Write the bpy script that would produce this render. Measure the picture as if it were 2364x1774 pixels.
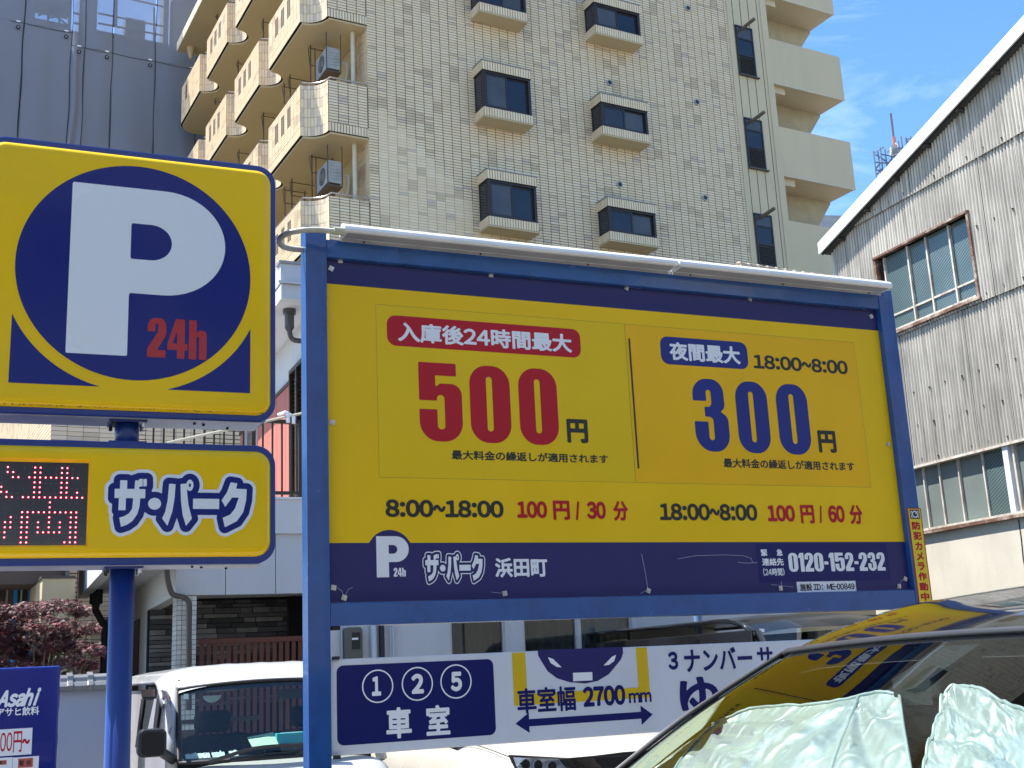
import bpy, bmesh, math, random
import numpy as np
from mathutils import Vector, Matrix, noise as mnoise
random.seed(7); rng = np.random.default_rng(7)
scene = bpy.context.scene
for o in list(bpy.data.objects): bpy.data.objects.remove(o)
COL = scene.collection
# ------------------------------------------------------------------ camera, light, exposure
PITCH, ROLL, FPX, IW, IH = math.radians(13.578), math.radians(-2.752), 2727.5, 2364, 1774
CAM = np.array([0, 0, 1.65])
_f = np.array([0, math.cos(PITCH), math.sin(PITCH)]); _r0 = np.array([1., 0, 0]); _u0 = np.cross(_r0, _f)
_R = _r0 * math.cos(ROLL) + _u0 * math.sin(ROLL); _U = -_r0 * math.sin(ROLL) + _u0 * math.cos(ROLL)
cam = bpy.data.cameras.new('camera'); cam_o = bpy.data.objects.new('camera', cam); COL.objects.link(cam_o)
cam.sensor_fit = 'HORIZONTAL'; cam.sensor_width = 36; cam.lens = FPX / IW * 36; cam.clip_end = 2000; cam.clip_start = .05
M = Matrix.Identity(4)
for i in range(3):
    M[i][0] = _R[i]; M[i][1] = _U[i]; M[i][2] = -_f[i]; M[i][3] = CAM[i]
cam_o.matrix_world = M
scene.camera = cam_o
SUN_DIR = np.array([-.9987, .05, 0]); SUN_EL = math.radians(63)      # horizontal direction towards the sun
world = bpy.data.worlds.new("World"); scene.world = world; world.use_nodes = True
wn = world.node_tree.nodes; wl = world.node_tree.links; bg = wn['Background']
sky = wn.new('ShaderNodeTexSky'); sky.sky_type = 'NISHITA'; sky.sun_disc = False
sky.sun_elevation = SUN_EL; sky.sun_rotation = math.atan2(SUN_DIR[0], SUN_DIR[1])
sky.air_density = 1.0; sky.dust_density = .35; sky.ozone_density = 1.0; sky.altitude = 50
# thin cirrus streaks all round the sky
tc = wn.new('ShaderNodeTexCoord'); mp = wn.new('ShaderNodeMapping'); mp.inputs['Scale'].default_value = (2.2, 5.0, 9.0); mp.inputs['Rotation'].default_value = (.3, .25, .6)
nz = wn.new('ShaderNodeTexNoise'); nz.inputs['Scale'].default_value = 1.3; nz.inputs['Detail'].default_value = 7; nz.inputs['Roughness'].default_value = .62; nz.inputs['Distortion'].default_value = .6
cr = wn.new('ShaderNodeValToRGB'); cr.color_ramp.elements[0].position = .50; cr.color_ramp.elements[1].position = .95
cr.color_ramp.elements[0].color = (0, 0, 0, 1); cr.color_ramp.elements[1].color = (.32, .32, .32, 1)
mx = wn.new('ShaderNodeMix'); mx.data_type = 'RGBA'; mx.inputs['B'].default_value = (9.5, 10.2, 11.0, 1)
wl.new(tc.outputs['Generated'], mp.inputs['Vector']); wl.new(mp.outputs['Vector'], nz.inputs['Vector']); wl.new(nz.outputs['Fac'], cr.inputs['Fac'])
wl.new(cr.outputs['Color'], mx.inputs['Factor']); wl.new(sky.outputs['Color'], mx.inputs['A']); hs = wn.new('ShaderNodeHueSaturation'); hs.inputs['Saturation'].default_value = 1.25; hs.inputs['Hue'].default_value = .5; wl.new(mx.outputs['Result'], hs.inputs['Color']); wl.new(hs.outputs['Color'], bg.inputs['Color'])
bg.inputs['Strength'].default_value = .13
sun = bpy.data.lights.new('sun', 'SUN'); sun.energy = 5.0; sun.angle = math.radians(.5); sun.color = (1, .95, .87)
sun_o = bpy.data.objects.new('sun', sun); COL.objects.link(sun_o)
sd = Vector((SUN_DIR[0] * math.cos(SUN_EL), SUN_DIR[1] * math.cos(SUN_EL), math.sin(SUN_EL)))
sun_o.rotation_euler = (-sd).to_track_quat('-Z', 'Y').to_euler(); sun_o.location = (0, 0, 40)
vs = scene.view_settings; vs.view_transform = 'Standard'; vs.look = 'None'; vs.gamma = 1; vs.use_curve_mapping = False
vs.exposure = 1.22
scene.cycles.max_bounces = 8; scene.cycles.transparent_max_bounces = 12; scene.cycles.caustics_reflective = False; scene.cycles.caustics_refractive = False

# ------------------------------------------------------------------ frames: a vertical plane in the place, x along it, y behind it, z up
def ray(x, y):
    d = _f * FPX + _R * (x - IW / 2) - _U * (y - IH / 2); return d / np.linalg.norm(d)
def at(x, y, D):
    d = ray(x, y); return CAM + d * D / math.hypot(d[0], d[1])
class Fr:
    def __init__(s, p, az):
        s.a = math.radians(az); s.o = np.array([p[0], p[1], 0.]); s.u = np.array([math.cos(s.a), math.sin(s.a), 0]); s.k = np.array([-math.sin(s.a), math.cos(s.a), 0])
    def hit(s, x, y, b=0.):
        d = ray(x, y); t = ((s.o + s.k * b - CAM) @ s.k) / (d @ s.k); p = CAM + d * t
        return float((p - s.o) @ s.u), float(p[2])
    def hitu(s, x, y, u):                       # on the plane across, at this x: returns (depth behind, z)
        d = ray(x, y); t = ((s.o + s.u * u - CAM) @ s.u) / (d @ s.u); p = CAM + d * t
        return float((p - s.o) @ s.k), float(p[2])
    def w(s, u, b, z): return s.o + s.u * u + s.k * b + np.array([0, 0, z])
def proj(p):
    d = np.asarray(p) - CAM; c = d @ _f; return IW / 2 + FPX * (d @ _R) / c, IH / 2 - FPX * (d @ _U) / c

# ------------------------------------------------------------------ materials
MATS = {}
def mat(name, col, rough=.6, metal=0., var=.12, vs_=3., bump=0., bs=40., coat=0., dirt=None, dscale=(3, 3, .4), damt=.5, spec=.5, emit=None, alpha=None, var2=0.):
    if name in MATS: return MATS[name]
    m = bpy.data.materials.new(name); m.use_nodes = True; N = m.node_tree.nodes; Lk = m.node_tree.links; p = N['Principled BSDF']
    p.inputs['Roughness'].default_value = rough; p.inputs['Metallic'].default_value = metal; p.inputs['Coat Weight'].default_value = coat
    p.inputs['Coat Roughness'].default_value = .04; p.inputs['Specular IOR Level'].default_value = spec
    t = N.new('ShaderNodeTexCoord'); n = N.new('ShaderNodeTexNoise'); n.inputs['Scale'].default_value = vs_; n.inputs['Detail'].default_value = 6
    Lk.new(t.outputs['Object'], n.inputs['Vector'])
    mr = N.new('ShaderNodeMapRange'); mr.inputs['From Min'].default_value = .25; mr.inputs['From Max'].default_value = .75
    mr.inputs['To Min'].default_value = 1 - var; mr.inputs['To Max'].default_value = 1 + var
    Lk.new(n.outputs['Fac'], mr.inputs['Value'])
    mm = N.new('ShaderNodeVectorMath'); mm.operation = 'SCALE'; mm.inputs[0].default_value = col; Lk.new(mr.outputs['Result'], mm.inputs['Scale'])
    out = mm.outputs['Vector']
    if dirt:
        mpp = N.new('ShaderNodeMapping'); mpp.inputs['Scale'].default_value = dscale; Lk.new(t.outputs['Object'], mpp.inputs['Vector'])
        n2 = N.new('ShaderNodeTexNoise'); n2.inputs['Scale'].default_value = 1; n2.inputs['Detail'].default_value = 8; n2.inputs['Roughness'].default_value = .65; Lk.new(mpp.outputs['Vector'], n2.inputs['Vector'])
        r2 = N.new('ShaderNodeMapRange'); r2.inputs['From Min'].default_value = .48; r2.inputs['From Max'].default_value = .75; r2.inputs['To Max'].default_value = damt; Lk.new(n2.outputs['Fac'], r2.inputs['Value'])
        mi = N.new('ShaderNodeMix'); mi.data_type = 'RGBA'; mi.inputs['B'].default_value = (*dirt, 1); Lk.new(r2.outputs['Result'], mi.inputs['Factor']); Lk.new(out, mi.inputs['A']); out = mi.outputs['Result']
    Lk.new(out, p.inputs['Base Color'])
    rr = N.new('ShaderNodeMapRange'); rr.inputs['To Min'].default_value = max(0, rough - .08); rr.inputs['To Max'].default_value = min(1, rough + .1); Lk.new(n.outputs['Fac'], rr.inputs['Value'])
    if rough > .12: Lk.new(rr.outputs['Result'], p.inputs['Roughness'])
    if bump:
        n3 = N.new('ShaderNodeTexNoise'); n3.inputs['Scale'].default_value = bs; n3.inputs['Detail'].default_value = 5; Lk.new(t.outputs['Object'], n3.inputs['Vector'])
        b = N.new('ShaderNodeBump'); b.inputs['Strength'].default_value = bump; b.inputs['Distance'].default_value = .01; Lk.new(n3.outputs['Fac'], b.inputs['Height']); Lk.new(b.outputs['Normal'], p.inputs['Normal'])
    if emit: p.inputs['Emission Color'].default_value = (*emit[0], 1); p.inputs['Emission Strength'].default_value = emit[1]
    MATS[name] = m; return m
def glassmat(name, tint, rough=0., mirror=1.):
    m = bpy.data.materials.new(name); m.use_nodes = True; N = m.node_tree.nodes; Lk = m.node_tree.links; N.remove(N['Principled BSDF'])
    fr = N.new('ShaderNodeFresnel'); ge = N.new('ShaderNodeNewGeometry'); mr = N.new('ShaderNodeMath'); mr.operation = 'MULTIPLY_ADD'; mr.inputs[1].default_value = -.8333; mr.inputs[2].default_value = 1.5
    Lk.new(ge.outputs['Backfacing'], mr.inputs[0]); Lk.new(mr.outputs[0], fr.inputs['IOR'])
    tr = N.new('ShaderNodeBsdfTransparent'); tr.inputs['Color'].default_value = (*tint, 1)
    gl = N.new('ShaderNodeBsdfGlossy'); gl.inputs['Roughness'].default_value = rough; gl.inputs['Color'].default_value = (mirror, mirror, mirror, 1)
    mi = N.new('ShaderNodeMixShader'); Lk.new(fr.outputs[0], mi.inputs[0]); Lk.new(tr.outputs[0], mi.inputs[1]); Lk.new(gl.outputs[0], mi.inputs[2]); Lk.new(mi.outputs[0], N['Material Output'].inputs[0])
    MATS[name] = m; return m

# ------------------------------------------------------------------ objects
def thing(name, label, cat, fr, u=0, b=0, group=None, z=0.):
    o = bpy.data.objects.new(name, None); COL.objects.link(o); p = fr.w(u, b, z)
    o.location = p; o.rotation_euler = (0, 0, fr.a); o['label'] = label; o['category'] = cat; o.empty_display_size = .3
    if group: o['group'] = group
    return o
def link(name, me, parent=None, m=None, kind=None, loc=None, smooth=False, bevel=0.):
    o = bpy.data.objects.new(name, me); COL.objects.link(o)
    if m is not None:
        if len(me.materials) == 0:
            for q in (m if isinstance(m, (list, tuple)) else [m]): me.materials.append(q)
    if parent: o.parent = parent
    if kind: o['kind'] = kind
    if loc is not None: o.location = loc
    if smooth:
        me.polygons.foreach_set('use_smooth', [True] * len(me.polygons))
    if bevel:
        bv = o.modifiers.new('bevel', 'BEVEL'); bv.width = bevel; bv.segments = 2; bv.limit_method = 'ANGLE'
    return o
class MB:
    def __init__(s): s.v = []; s.f = []; s.mi = []
    def add(s, vs_, fs, mi=0):
        n = len(s.v); s.v += [tuple(map(float, q)) for q in vs_]; s.f += [tuple(n + i for i in f) for f in fs]; s.mi += [mi] * len(fs); return s
    def box(s, x0, x1, y0, y1, z0, z1, mi=0):
        v = [(x0, y0, z0), (x1, y0, z0), (x1, y1, z0), (x0, y1, z0), (x0, y0, z1), (x1, y0, z1), (x1, y1, z1), (x0, y1, z1)]
        return s.add(v, [(0, 3, 2, 1), (4, 5, 6, 7), (0, 1, 5, 4), (1, 2, 6, 5), (2, 3, 7, 6), (3, 0, 4, 7)], mi)
    def prism(s, poly, y0, y1, mi=0, axis='y'):            # polygon in x-z, extruded along y (or in x-y along z, or in y-z along x)
        n = len(poly); T = {'y': lambda a, b, c: (a, c, b), 'z': lambda a, b, c: (a, b, c), 'x': lambda a, b, c: (c, a, b)}[axis]
        v = [T(a, b, y0) for a, b in poly] + [T(a, b, y1) for a, b in poly]
        return s.add(v, [tuple(range(n)), tuple(range(2 * n - 1, n - 1, -1))] + [(i, (i + 1) % n + 0, n + (i + 1) % n, n + i) for i in range(n)], mi)
    def tube(s, pts, r, n=10, cap=True, mi=0, rf=None):
        pts = [Vector(p) for p in pts]; rings = []; up = None
        for i, p in enumerate(pts):
            d = (pts[min(i + 1, len(pts) - 1)] - pts[max(i - 1, 0)]).normalized()
            if up is None: up = Vector((0, 0, 1)) if abs(d.z) < .9 else Vector((1, 0, 0))
            a = d.cross(up).normalized(); up = a.cross(d).normalized(); q = rf(i) if rf else r
            rings.append([p + a * math.cos(t) * q + up * math.sin(t) * q for t in [2 * math.pi * j / n for j in range(n)]])
        v = [x for rg in rings for x in rg]; f = []
        for i in range(len(rings) - 1):
            for j in range(n): f.append((i * n + j, i * n + (j + 1) % n, (i + 1) * n + (j + 1) % n, (i + 1) * n + j))
        if cap: f += [tuple(range(n - 1, -1, -1)), tuple(range(len(v) - n, len(v)))]
        return s.add(v, f, mi)
    def grid(s, fn, nu, nv, mi=0, flip=False):
        v = [fn(i / nu, j / nv) for i in range(nu + 1) for j in range(nv + 1)]; k = nv + 1
        f = [(i * k + j, (i + 1) * k + j, (i + 1) * k + j + 1, i * k + j + 1) for i in range(nu) for j in range(nv)]
        if flip: f = [q[::-1] for q in f]
        return s.add(v, f, mi)
    def mesh(s, name='mesh'):
        me = bpy.data.meshes.new(name); me.from_pydata(s.v, [], s.f); me.update()
        if any(s.mi): me.polygons.foreach_set('material_index', s.mi)
        return me
    def fix(s, name='mesh'):
        me = s.mesh(name); bm = bmesh.new(); bm.from_mesh(me); bmesh.ops.recalc_face_normals(bm, faces=bm.faces); bm.to_mesh(me); bm.free(); return me
    def put(s, name, m, parent=None, **k): return link(name, s.fix(name), parent, m, **k)
def rrect(x0, x1, z0, z1, r, n=6):
    p = []
    for cx, cz, a0 in ((x1 - r, z1 - r, 0), (x0 + r, z1 - r, 90), (x0 + r, z0 + r, 180), (x1 - r, z0 + r, 270)):
        p += [(cx + r * math.cos(math.radians(a0 + 90 * i / n)), cz + r * math.sin(math.radians(a0 + 90 * i / n))) for i in range(n + 1)]
    return p

# ------------------------------------------------------------------ flat print: letters cut from a distance field, so bold and outlined letters come out clean
_GC = {}
def _char_polys(ch):
    if ch in _GC: return _GC[ch]
    c = bpy.data.curves.new('t', 'FONT'); c.body = ch; c.size = 1; o = bpy.data.objects.new('t', c); COL.objects.link(o)
    dg = bpy.context.evaluated_depsgraph_get(); dg.update(); cu = o.to_curve(dg, apply_modifiers=False); P = []
    for sp in cu.splines:
        bp = sp.bezier_points; n = len(bp); pts = []
        for i in range(n):
            a, b = bp[i], bp[(i + 1) % n]; p0, p1, p2, p3 = a.co, a.handle_right, b.handle_left, b.co
            straight = abs((p3 - p0).cross(p1 - p0).z) < 1e-6 and abs((p3 - p0).cross(p2 - p0).z) < 1e-6
            for t in ([0] if straight else [0, .2, .4, .6, .8]):
                s_ = 1 - t; q = p0 * s_ ** 3 + p1 * 3 * s_ * s_ * t + p2 * 3 * s_ * t * t + p3 * t ** 3; pts.append((q.x, q.y))
        if len(pts) > 2: P.append(pts)
    o.to_curve_clear(); bpy.data.objects.remove(o); bpy.data.curves.remove(c); _GC[ch] = P; return P
def text_polys(body):
    out = []; x = 0.
    for ch in body:
        if ch == ' ': x += .25; continue
        full = ch
        if 33 <= ord(ch) < 127 and ch != '~': full = chr(ord(ch) + 0xFEE0)
        if ch == '~': full = '\u301c'
        P = _char_polys(full); xs = [a for p in P for a, _ in p]
        if full != ch:
            w = {'~': .56, ':': .30, '/': .42, '-': .36, '(': .32, ')': .32}.get(ch, .56); w = max(w, min(.95, max(xs) - min(xs) + .07)) if ch not in '~:/-()' else w
            c = (min(xs) + max(xs)) / 2; k = .50 / (max(xs) - min(xs)) if ch == '~' else 1
            out += [[((a - c) * k + x + w / 2, b) for a, b in p] for p in P]; x += w
        else: out += [[(a + x, b) for a, b in p] for p in P]; x += 1.
    return out
def field_mesh(polys, off=0., cell=.02, name='print', keepbox=False):
    A = []; 
    for p in polys:
        q = np.array(p); A.append(np.hstack([q, np.roll(q, -1, 0)]))
    S = np.vstack(A); x0, y0 = S[:, [0, 2]].min(), S[:, [1, 3]].min(); x1, y1 = S[:, [0, 2]].max(), S[:, [1, 3]].max()
    m = abs(off) + 2.5 * cell; gx = np.arange(x0 - m, x1 + m + cell, cell) + cell * .013; gy = np.arange(y0 - m, y1 + m + cell, cell) + cell * .017
    D = np.full((len(gy), len(gx)), 9e9); Wn = np.zeros((len(gy), len(gx)), int); R_ = abs(off) + 2.1 * cell
    for ax, ay, bx, by in S:
        i0, i1 = np.searchsorted(gx, (min(ax, bx) - R_, max(ax, bx) + R_)); j0, j1 = np.searchsorted(gy, (min(ay, by) - R_, max(ay, by) + R_))
        X = gx[None, i0:i1]; Y = gy[j0:j1, None]; dx, dy = bx - ax, by - ay; L2 = dx * dx + dy * dy + 1e-18
        t = np.clip(((X - ax) * dx + (Y - ay) * dy) / L2, 0, 1); d = np.hypot(X - ax - t * dx, Y - ay - t * dy); D[j0:j1, i0:i1] = np.minimum(D[j0:j1, i0:i1], d)
        if ay != by:
            j0, j1 = np.searchsorted(gy, (min(ay, by), max(ay, by)))
            for j in range(j0, j1):
                xc = ax + (gy[j] - ay) / dy * dx; Wn[j, np.searchsorted(gx, xc):] += 1 if by > ay else -1
    V = np.where(Wn != 0, -D, D) - off; V = np.clip(V, -3 * cell, 3 * cell); ins = V < 0; mb = MB(); idx = {}
    def vid(k, x, y):
        if k not in idx: idx[k] = len(mb.v); mb.v.append((x, 0., y))
        return idx[k]
    ny, nx = V.shape
    for j in range(ny - 1):
        a = ins[j, :-1].astype(int) + ins[j, 1:] + ins[j + 1, 1:] + ins[j + 1, :-1]; i = 0; nzr = np.nonzero(a)[0]; done = -1
        for i in nzr:
            if i <= done: continue
            if a[i] == 4:
                e = i
                while e + 1 < nx - 1 and a[e + 1] == 4: e += 1
                mb.f.append((vid((j, i, 0), gx[i], gy[j]), vid((j, e + 1, 0), gx[e + 1], gy[j]), vid((j + 1, e + 1, 0), gx[e + 1], gy[j + 1]), vid((j + 1, i, 0), gx[i], gy[j + 1]))); done = e
            else:
                C = [(j, i), (j, i + 1), (j + 1, i + 1), (j + 1, i)]; f = []
                for q in range(4):
                    (ja, ia), (jb, ib) = C[q], C[(q + 1) % 4]; va, vb = V[ja, ia], V[jb, ib]
                    if va < 0: f.append(vid((ja, ia, 0), gx[ia], gy[ja]))
                    if (va < 0) != (vb < 0):
                        t = va / (va - vb); k = (min(ja, jb), min(ia, ib), 1 + (ja != jb)); f.append(vid(k, gx[ia] + t * (gx[ib] - gx[ia]), gy[ja] + t * (gy[jb] - gy[ja])))
                if len(f) > 2: mb.f.append(tuple(f))
    mb.mi = [0] * len(mb.f); me = mb.mesh(name); box = (x0 - off, x1 + off, y0 - off, y1 + off)
    return me, box
def refit(me, box, u0, u1, z0, z1, y):
    co = np.empty(len(me.vertices) * 3); me.vertices.foreach_get('co', co); co = co.reshape(-1, 3)
    co[:, 0] = u0 + (co[:, 0] - box[0]) / (box[1] - box[0]) * (u1 - u0); co[:, 2] = z0 + (co[:, 2] - box[2]) / (box[3] - box[2]) * (z1 - z0); co[:, 1] = y
    me.vertices.foreach_set('co', co.ravel()); me.update()
def poly_round(pts, n=12):                        # (x, y, corner radius) -> smooth outline
    out = []; N = len(pts)
    for i, (x, y, r) in enumerate(pts):
        if r <= 0: out.append((x, y)); continue
        p = Vector((x, y)); a = Vector(pts[i - 1][:2]) - p; b = Vector(pts[(i + 1) % N][:2]) - p; la, lb = a.length, b.length; a.normalize(); b.normalize()
        ang = a.angle(b); d = min(r / math.tan(ang / 2), la * .5 if pts[i - 1][2] else la, lb * .5 if pts[(i + 1) % N][2] else lb); q0 = p + a * d; q1 = p + b * d
        for k in range(n + 1):
            t = k / n; out.append(tuple(q0 * (1 - t) ** 2 * 1 + p * 2 * t * (1 - t) * 1.0 + q1 * t * t) if 0 else tuple(_arc(q0, p, q1, t)))
    return out
def _arc(q0, p, q1, t):
    w = .72; a, b, c = (1 - t) ** 2, 2 * t * (1 - t) * w, t * t; s_ = a + b + c; return (q0 * a + p * b + q1 * c) / s_
def ccw(p, pos=True):
    a = sum(p[i - 1][0] * p[i][1] - p[i][0] * p[i - 1][1] for i in range(len(p))); return p if (a > 0) == pos else p[::-1]
# heavy condensed figures, drawn with y down in their own box
GL = {
 '0': (372, 675, [[(0, 0, 165), (372, 0, 165), (372, 675, 165), (0, 675, 165)]], [[(152, 97, 27), (208, 97, 27), (208, 575, 27), (152, 575, 27)]]),
 '5': (387, 690, [[(0, 0, 0), (340, 0, 0), (340, 112, 0), (148, 112, 0), (148, 215, 0), (190, 182, 26), (387, 182, 150), (387, 690, 170), (0, 690, 170), (0, 412, 0), (160, 412, 0), (160, 584, 30), (228, 584, 30), (228, 283, 34), (160, 283, 34), (160, 335, 0), (0, 335, 0)]], []),
 '3': (345, 632, [[(0, 0, 150), (318, 0, 150), (318, 250, 60), (272, 284, 6), (345, 330, 70), (345, 632, 165), (0, 632, 165), (0, 375, 0), (138, 375, 0), (138, 535, 26), (192, 535, 26), (192, 332, 40), (112, 332, 0), (112, 246, 0), (186, 246, 40), (186, 96, 25), (136, 96, 25), (136, 195, 0), (0, 195, 0)]], []),
 '2': (340, 640, [[(0, 0, 150), (340, 0, 150), (340, 270, 80), (180, 520, 0), (335, 520, 0), (335, 640, 0), (0, 640, 0), (0, 510, 30), (195, 215, 60), (195, 96, 24), (140, 96, 24), (140, 225, 0), (0, 225, 0)]], []),
 '1': (215, 640, [[(70, 0, 0), (215, 0, 0), (215, 640, 0), (62, 640, 0), (62, 165, 0), (0, 180, 0), (0, 88, 0)]], []),
 '4': (370, 640, [[(150, 0, 0), (318, 0, 0), (318, 400, 0), (370, 400, 0), (370, 505, 0), (318, 505, 0), (318, 640, 0), (178, 640, 0), (178, 505, 0), (0, 505, 0), (0, 400, 0)]], [[(178, 180, 0), (178, 400, 0), (98, 400, 0)]]),
 'h': (330, 640, [[(0, 0, 0), (142, 0, 0), (142, 215, 0), (190, 165, 30), (330, 165, 90), (330, 640, 0), (190, 640, 0), (190, 268, 20), (142, 268, 20), (142, 640, 0), (0, 640, 0)]], []),
 '-': (170, 640, [[(0, 300, 0), (170, 300, 0), (170, 405, 0), (0, 405, 0)]], []),
 '/': (150, 640, [[(80, 0, 0), (150, 0, 0), (70, 640, 0), (0, 640, 0)]], []),
 'P': (680, 885, [[(0, 0, 0), (400, 0, 0), (690, 0, 285), (690, 560, 290), (400, 560, 0), (260, 560, 0), (260, 885, 0), (0, 885, 0)]], [[(262, 190, 0), (350, 190, 0), (445, 190, 95), (445, 380, 95), (350, 380, 0), (262, 380, 0)]]),
}
def glyph_polys(body, gap=40):
    x = 0; P = []
    for ch in body:
        w, h, outer, inner = GL[ch]
        for lst, pos in ((outer, True), (inner, False)):
            for g in lst: P.append(ccw([(a + x, (h - b) * 640 / h) for a, b in [(qa, qb) for qa, qb in poly_round([(px, py, r) for px, py, r in g])]], pos))
        x += w + gap
    return [[(a / 640, b / 640) for a, b in p] for p in P]
# ================================================================== materials
blue_post = mat('blue paint', (.017, .088, .30), .24, 0, .12, 4, dirt=(.012, .05, .17), dscale=(9, 9, 7), damt=.75, coat=.3)
blue_dark = mat('deep blue enamel', (.012, .04, .235), .3, 0, .08, 3, coat=.08)
sign_yel = mat('yellow sign film', (.90, .565, .003), .4, 0, .06, 1.5, spec=.28, coat=.06)
sign_org = mat('orange yellow sticker', (.90, .50, .004), .4, 0, .08, 1.2, spec=.28, coat=.06)
sign_pur = mat('purple blue film', (.026, .026, .13), .4, 0, .08, 2, spec=.28, coat=.08)
navy_film = mat('navy sticker', (.006, .011, .115), .4, 0, .05, 2, spec=.28, coat=.08)
red_film = mat('red film', (.48, .008, .022), .4, 0, .05, 2, spec=.28, coat=.06)
white_film = mat('white film', (.84, .86, .89), .35, 0, .03, 2, coat=.06)
black_film = mat('black film', (.016, .018, .014), .4, 0, .05, 2)
edge_line = mat('sticker edge', (.42, .30, .02), .4, 0, .1, 2)
alu = mat('brushed aluminium', (.72, .73, .74), .28, .9, .08, 12, bump=.05, bs=60)
alu_white = mat('white painted aluminium', (.78, .79, .79), .3, .1, .05, 6)
alu_grey = mat('grey aluminium underside', (.42, .41, .40), .45, .3, .12, 6)
steel = mat('zinc steel', (.6, .6, .58), .35, .85, .15, 20)
rubber = mat('black rubber', (.015, .015, .017), .55, 0, .1, 8)
board_white = mat('white board', (.66, .70, .76), .35, 0, .05, 2, dirt=(.45, .36, .22), dscale=(2.2, 2, .8), damt=.25, coat=.2)
pvc = mat('weathered cream conduit', (.50, .49, .40), .55, 0, .12, 30)

def letters(name, body, fr, p0, p1, m, b, parent, bold=.03, cell=.022, kind=None, sub=(0, 0), polys=None):
    """print the words so that they fill the rectangle whose top-left and bottom-right points stand on the panel"""
    me, box = field_mesh(polys if polys else text_polys(body), bold, cell, name)
    u0, z1 = fr.hit(*p0, b); u1, z0 = fr.hit(*p1, b)
    refit(me, box, u0 - sub[0], u1 - sub[0], z0 - sub[1], z1 - sub[1], b); return link(name, me, parent, m)
def plate(name, fr, poly, b, m, parent, th=.0012, **k):
    mb = MB(); mb.prism(poly, b, b + th); return mb.put(name, m, parent, **k)

# ================================================================== the big price sign
FA = Fr(at(709, 1180, 5.3), 23.77)
sign = thing('price_sign', 'big yellow parking price board with 500 and 300 yen figures on blue posts', 'sign', FA)
for u0 in (0, 3.372):
    mb = MB(); mb.box(u0, u0 + .101, 0, .10, 0, 3.725 if u0 == 0 else 3.70); p = mb.put('post', blue_post, sign, bevel=.004)
    mb = MB(); mb.box(u0 - .12, u0 + .22, -.12, .22, 0, .012); mb.put('base_plate', steel, sign)
for z0, z1, b0, b1, nm in ((1.872, 1.972, .003, .097, 'bottom_rail'), (3.58, 3.668, .004, .096, 'top_rail')):
    mb = MB(); mb.box(.1015, 3.3715, b0, b1, z0, z1); mb.put(nm, blue_post, sign, bevel=.004)
PB = .034
mb = MB(); mb.box(.1015, 3.3715, PB + .004, PB + .012, 1.973, 3.579); panel = mb.put('price_panel', alu_white, sign)
zt = FA.hit(757, 655, PB)[1]; zb = FA.hit(762, 1254, PB)[1]
mb = MB(); mb.box(.104, 3.370, PB + .0015, PB + .0035, zb, zt); mb.put('yellow_field', sign_yel, panel)
mb = MB(); mb.box(.104, 3.370, PB + .0015, PB + .0035, zt + .0005, 3.578); mb.put('purple_band', sign_pur, panel)
g6 = lambda x, y: (700 + x / 2.765, 1174 + y / 2.765)
g7 = lambda x, y: (1564 + x / 2.765, 1174 + y / 2.765)
h7 = lambda x, y: (860 + x / 3.6867, 700 + y / 3.6867)
h3 = lambda x, y: (1480 + x / 3.6867, 740 + y / 3.6867)
uc, zc = FA.hit(*g6(555, 292), PB); rc = abs(FA.hit(*g6(555, 138), PB)[1] - zc); ang = math.acos(min(1, (zb - zc) / rc)); arc = [(uc + rc * math.sin(t), zc + rc * math.cos(t)) for t in np.linspace(-ang, ang, 24)]
mb = MB(); mb.prism([(.104, 1.975), (3.370, 1.975), (3.370, zb - .0005)] + [(a, max(c, zb - .0005)) for a, c in arc[::-1]] + [(.104, zb - .0005)], PB + .0008, PB + .0014); mb.put('purple_band', sign_pur, panel)
def rr(fr, p0, p1, b): (u0, z1), (u1, z0) = fr.hit(*p0, b), fr.hit(*p1, b); return u0, u1, z0, z1
u0, z1 = FA.hit(868, 703, PB); u1, z0 = FA.hit(2011, 1125, PB); um = FA.hit(*h7(2152, 300), PB)[0]
for a, c, m in ((u0, um - .002, mat('amber sticker', (.85, .56, .005), .4, 0, .06, 1.2, spec=.28, coat=.06)), (um + .002, u1, sign_org)):
    mb = MB(); mb.box(a, c, PB + .0008, PB + .0014, z0, z1); mb.put('price_sticker', m, panel)
    mb = MB(); w_ = .0022
    mb.box(a - w_, a, PB + .0009, PB + .0014, z0, z1); mb.box(c, c + w_, PB + .0009, PB + .0014, z0, z1); mb.box(a, c, PB + .0009, PB + .0014, z0 - w_, z0); mb.box(a, c, PB + .0009, PB + .0014, z1, z1 + w_); mb.put('sticker_edge', edge_line, panel)
ub, zb0 = FA.hit(1452, 782, PB); ue, ze = FA.hit(1477, 1082, PB)
plate('divider_line', FA, [(ub - .004, ze), (ub + .006, ze), (ub + .006, zb0), (ub - .004, zb0)], PB - .0002, black_film, panel, .0008)
b1, b2, b3 = PB - .0002, PB - .0006, PB + .0004
q = rr(FA, h7(120, 100), h7(1778, 468), b1); plate('red_label', FA, rrect(*q, .045), b1, red_film, panel, .0008)
q = rr(FA, h3(157, 133), h3(918, 418), b1); plate('blue_label', FA, rrect(*q, .045), b1, mat('blue film', (.016, .03, .21), .4, 0, .06, 2, spec=.28, coat=.08), panel, .0008)
blue_film = MATS['blue film']
L_ = lambda body, p0, p1, m, b=b2, bold=.03, cell=.022, polys=None: letters('lettering', body, FA, p0, p1, m, b, panel, bold, cell, polys=polys)
L_('入庫後24時間最大', h7(213, 158), h7(1700, 425), white_film, b2, .032)
def bignum(chs, spots, m):
    for ch, (a, c) in zip(chs, spots): letters('numeral', ch, FA, a, c, m, b1, panel, .0, .014, polys=glyph_polys(ch))
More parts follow.
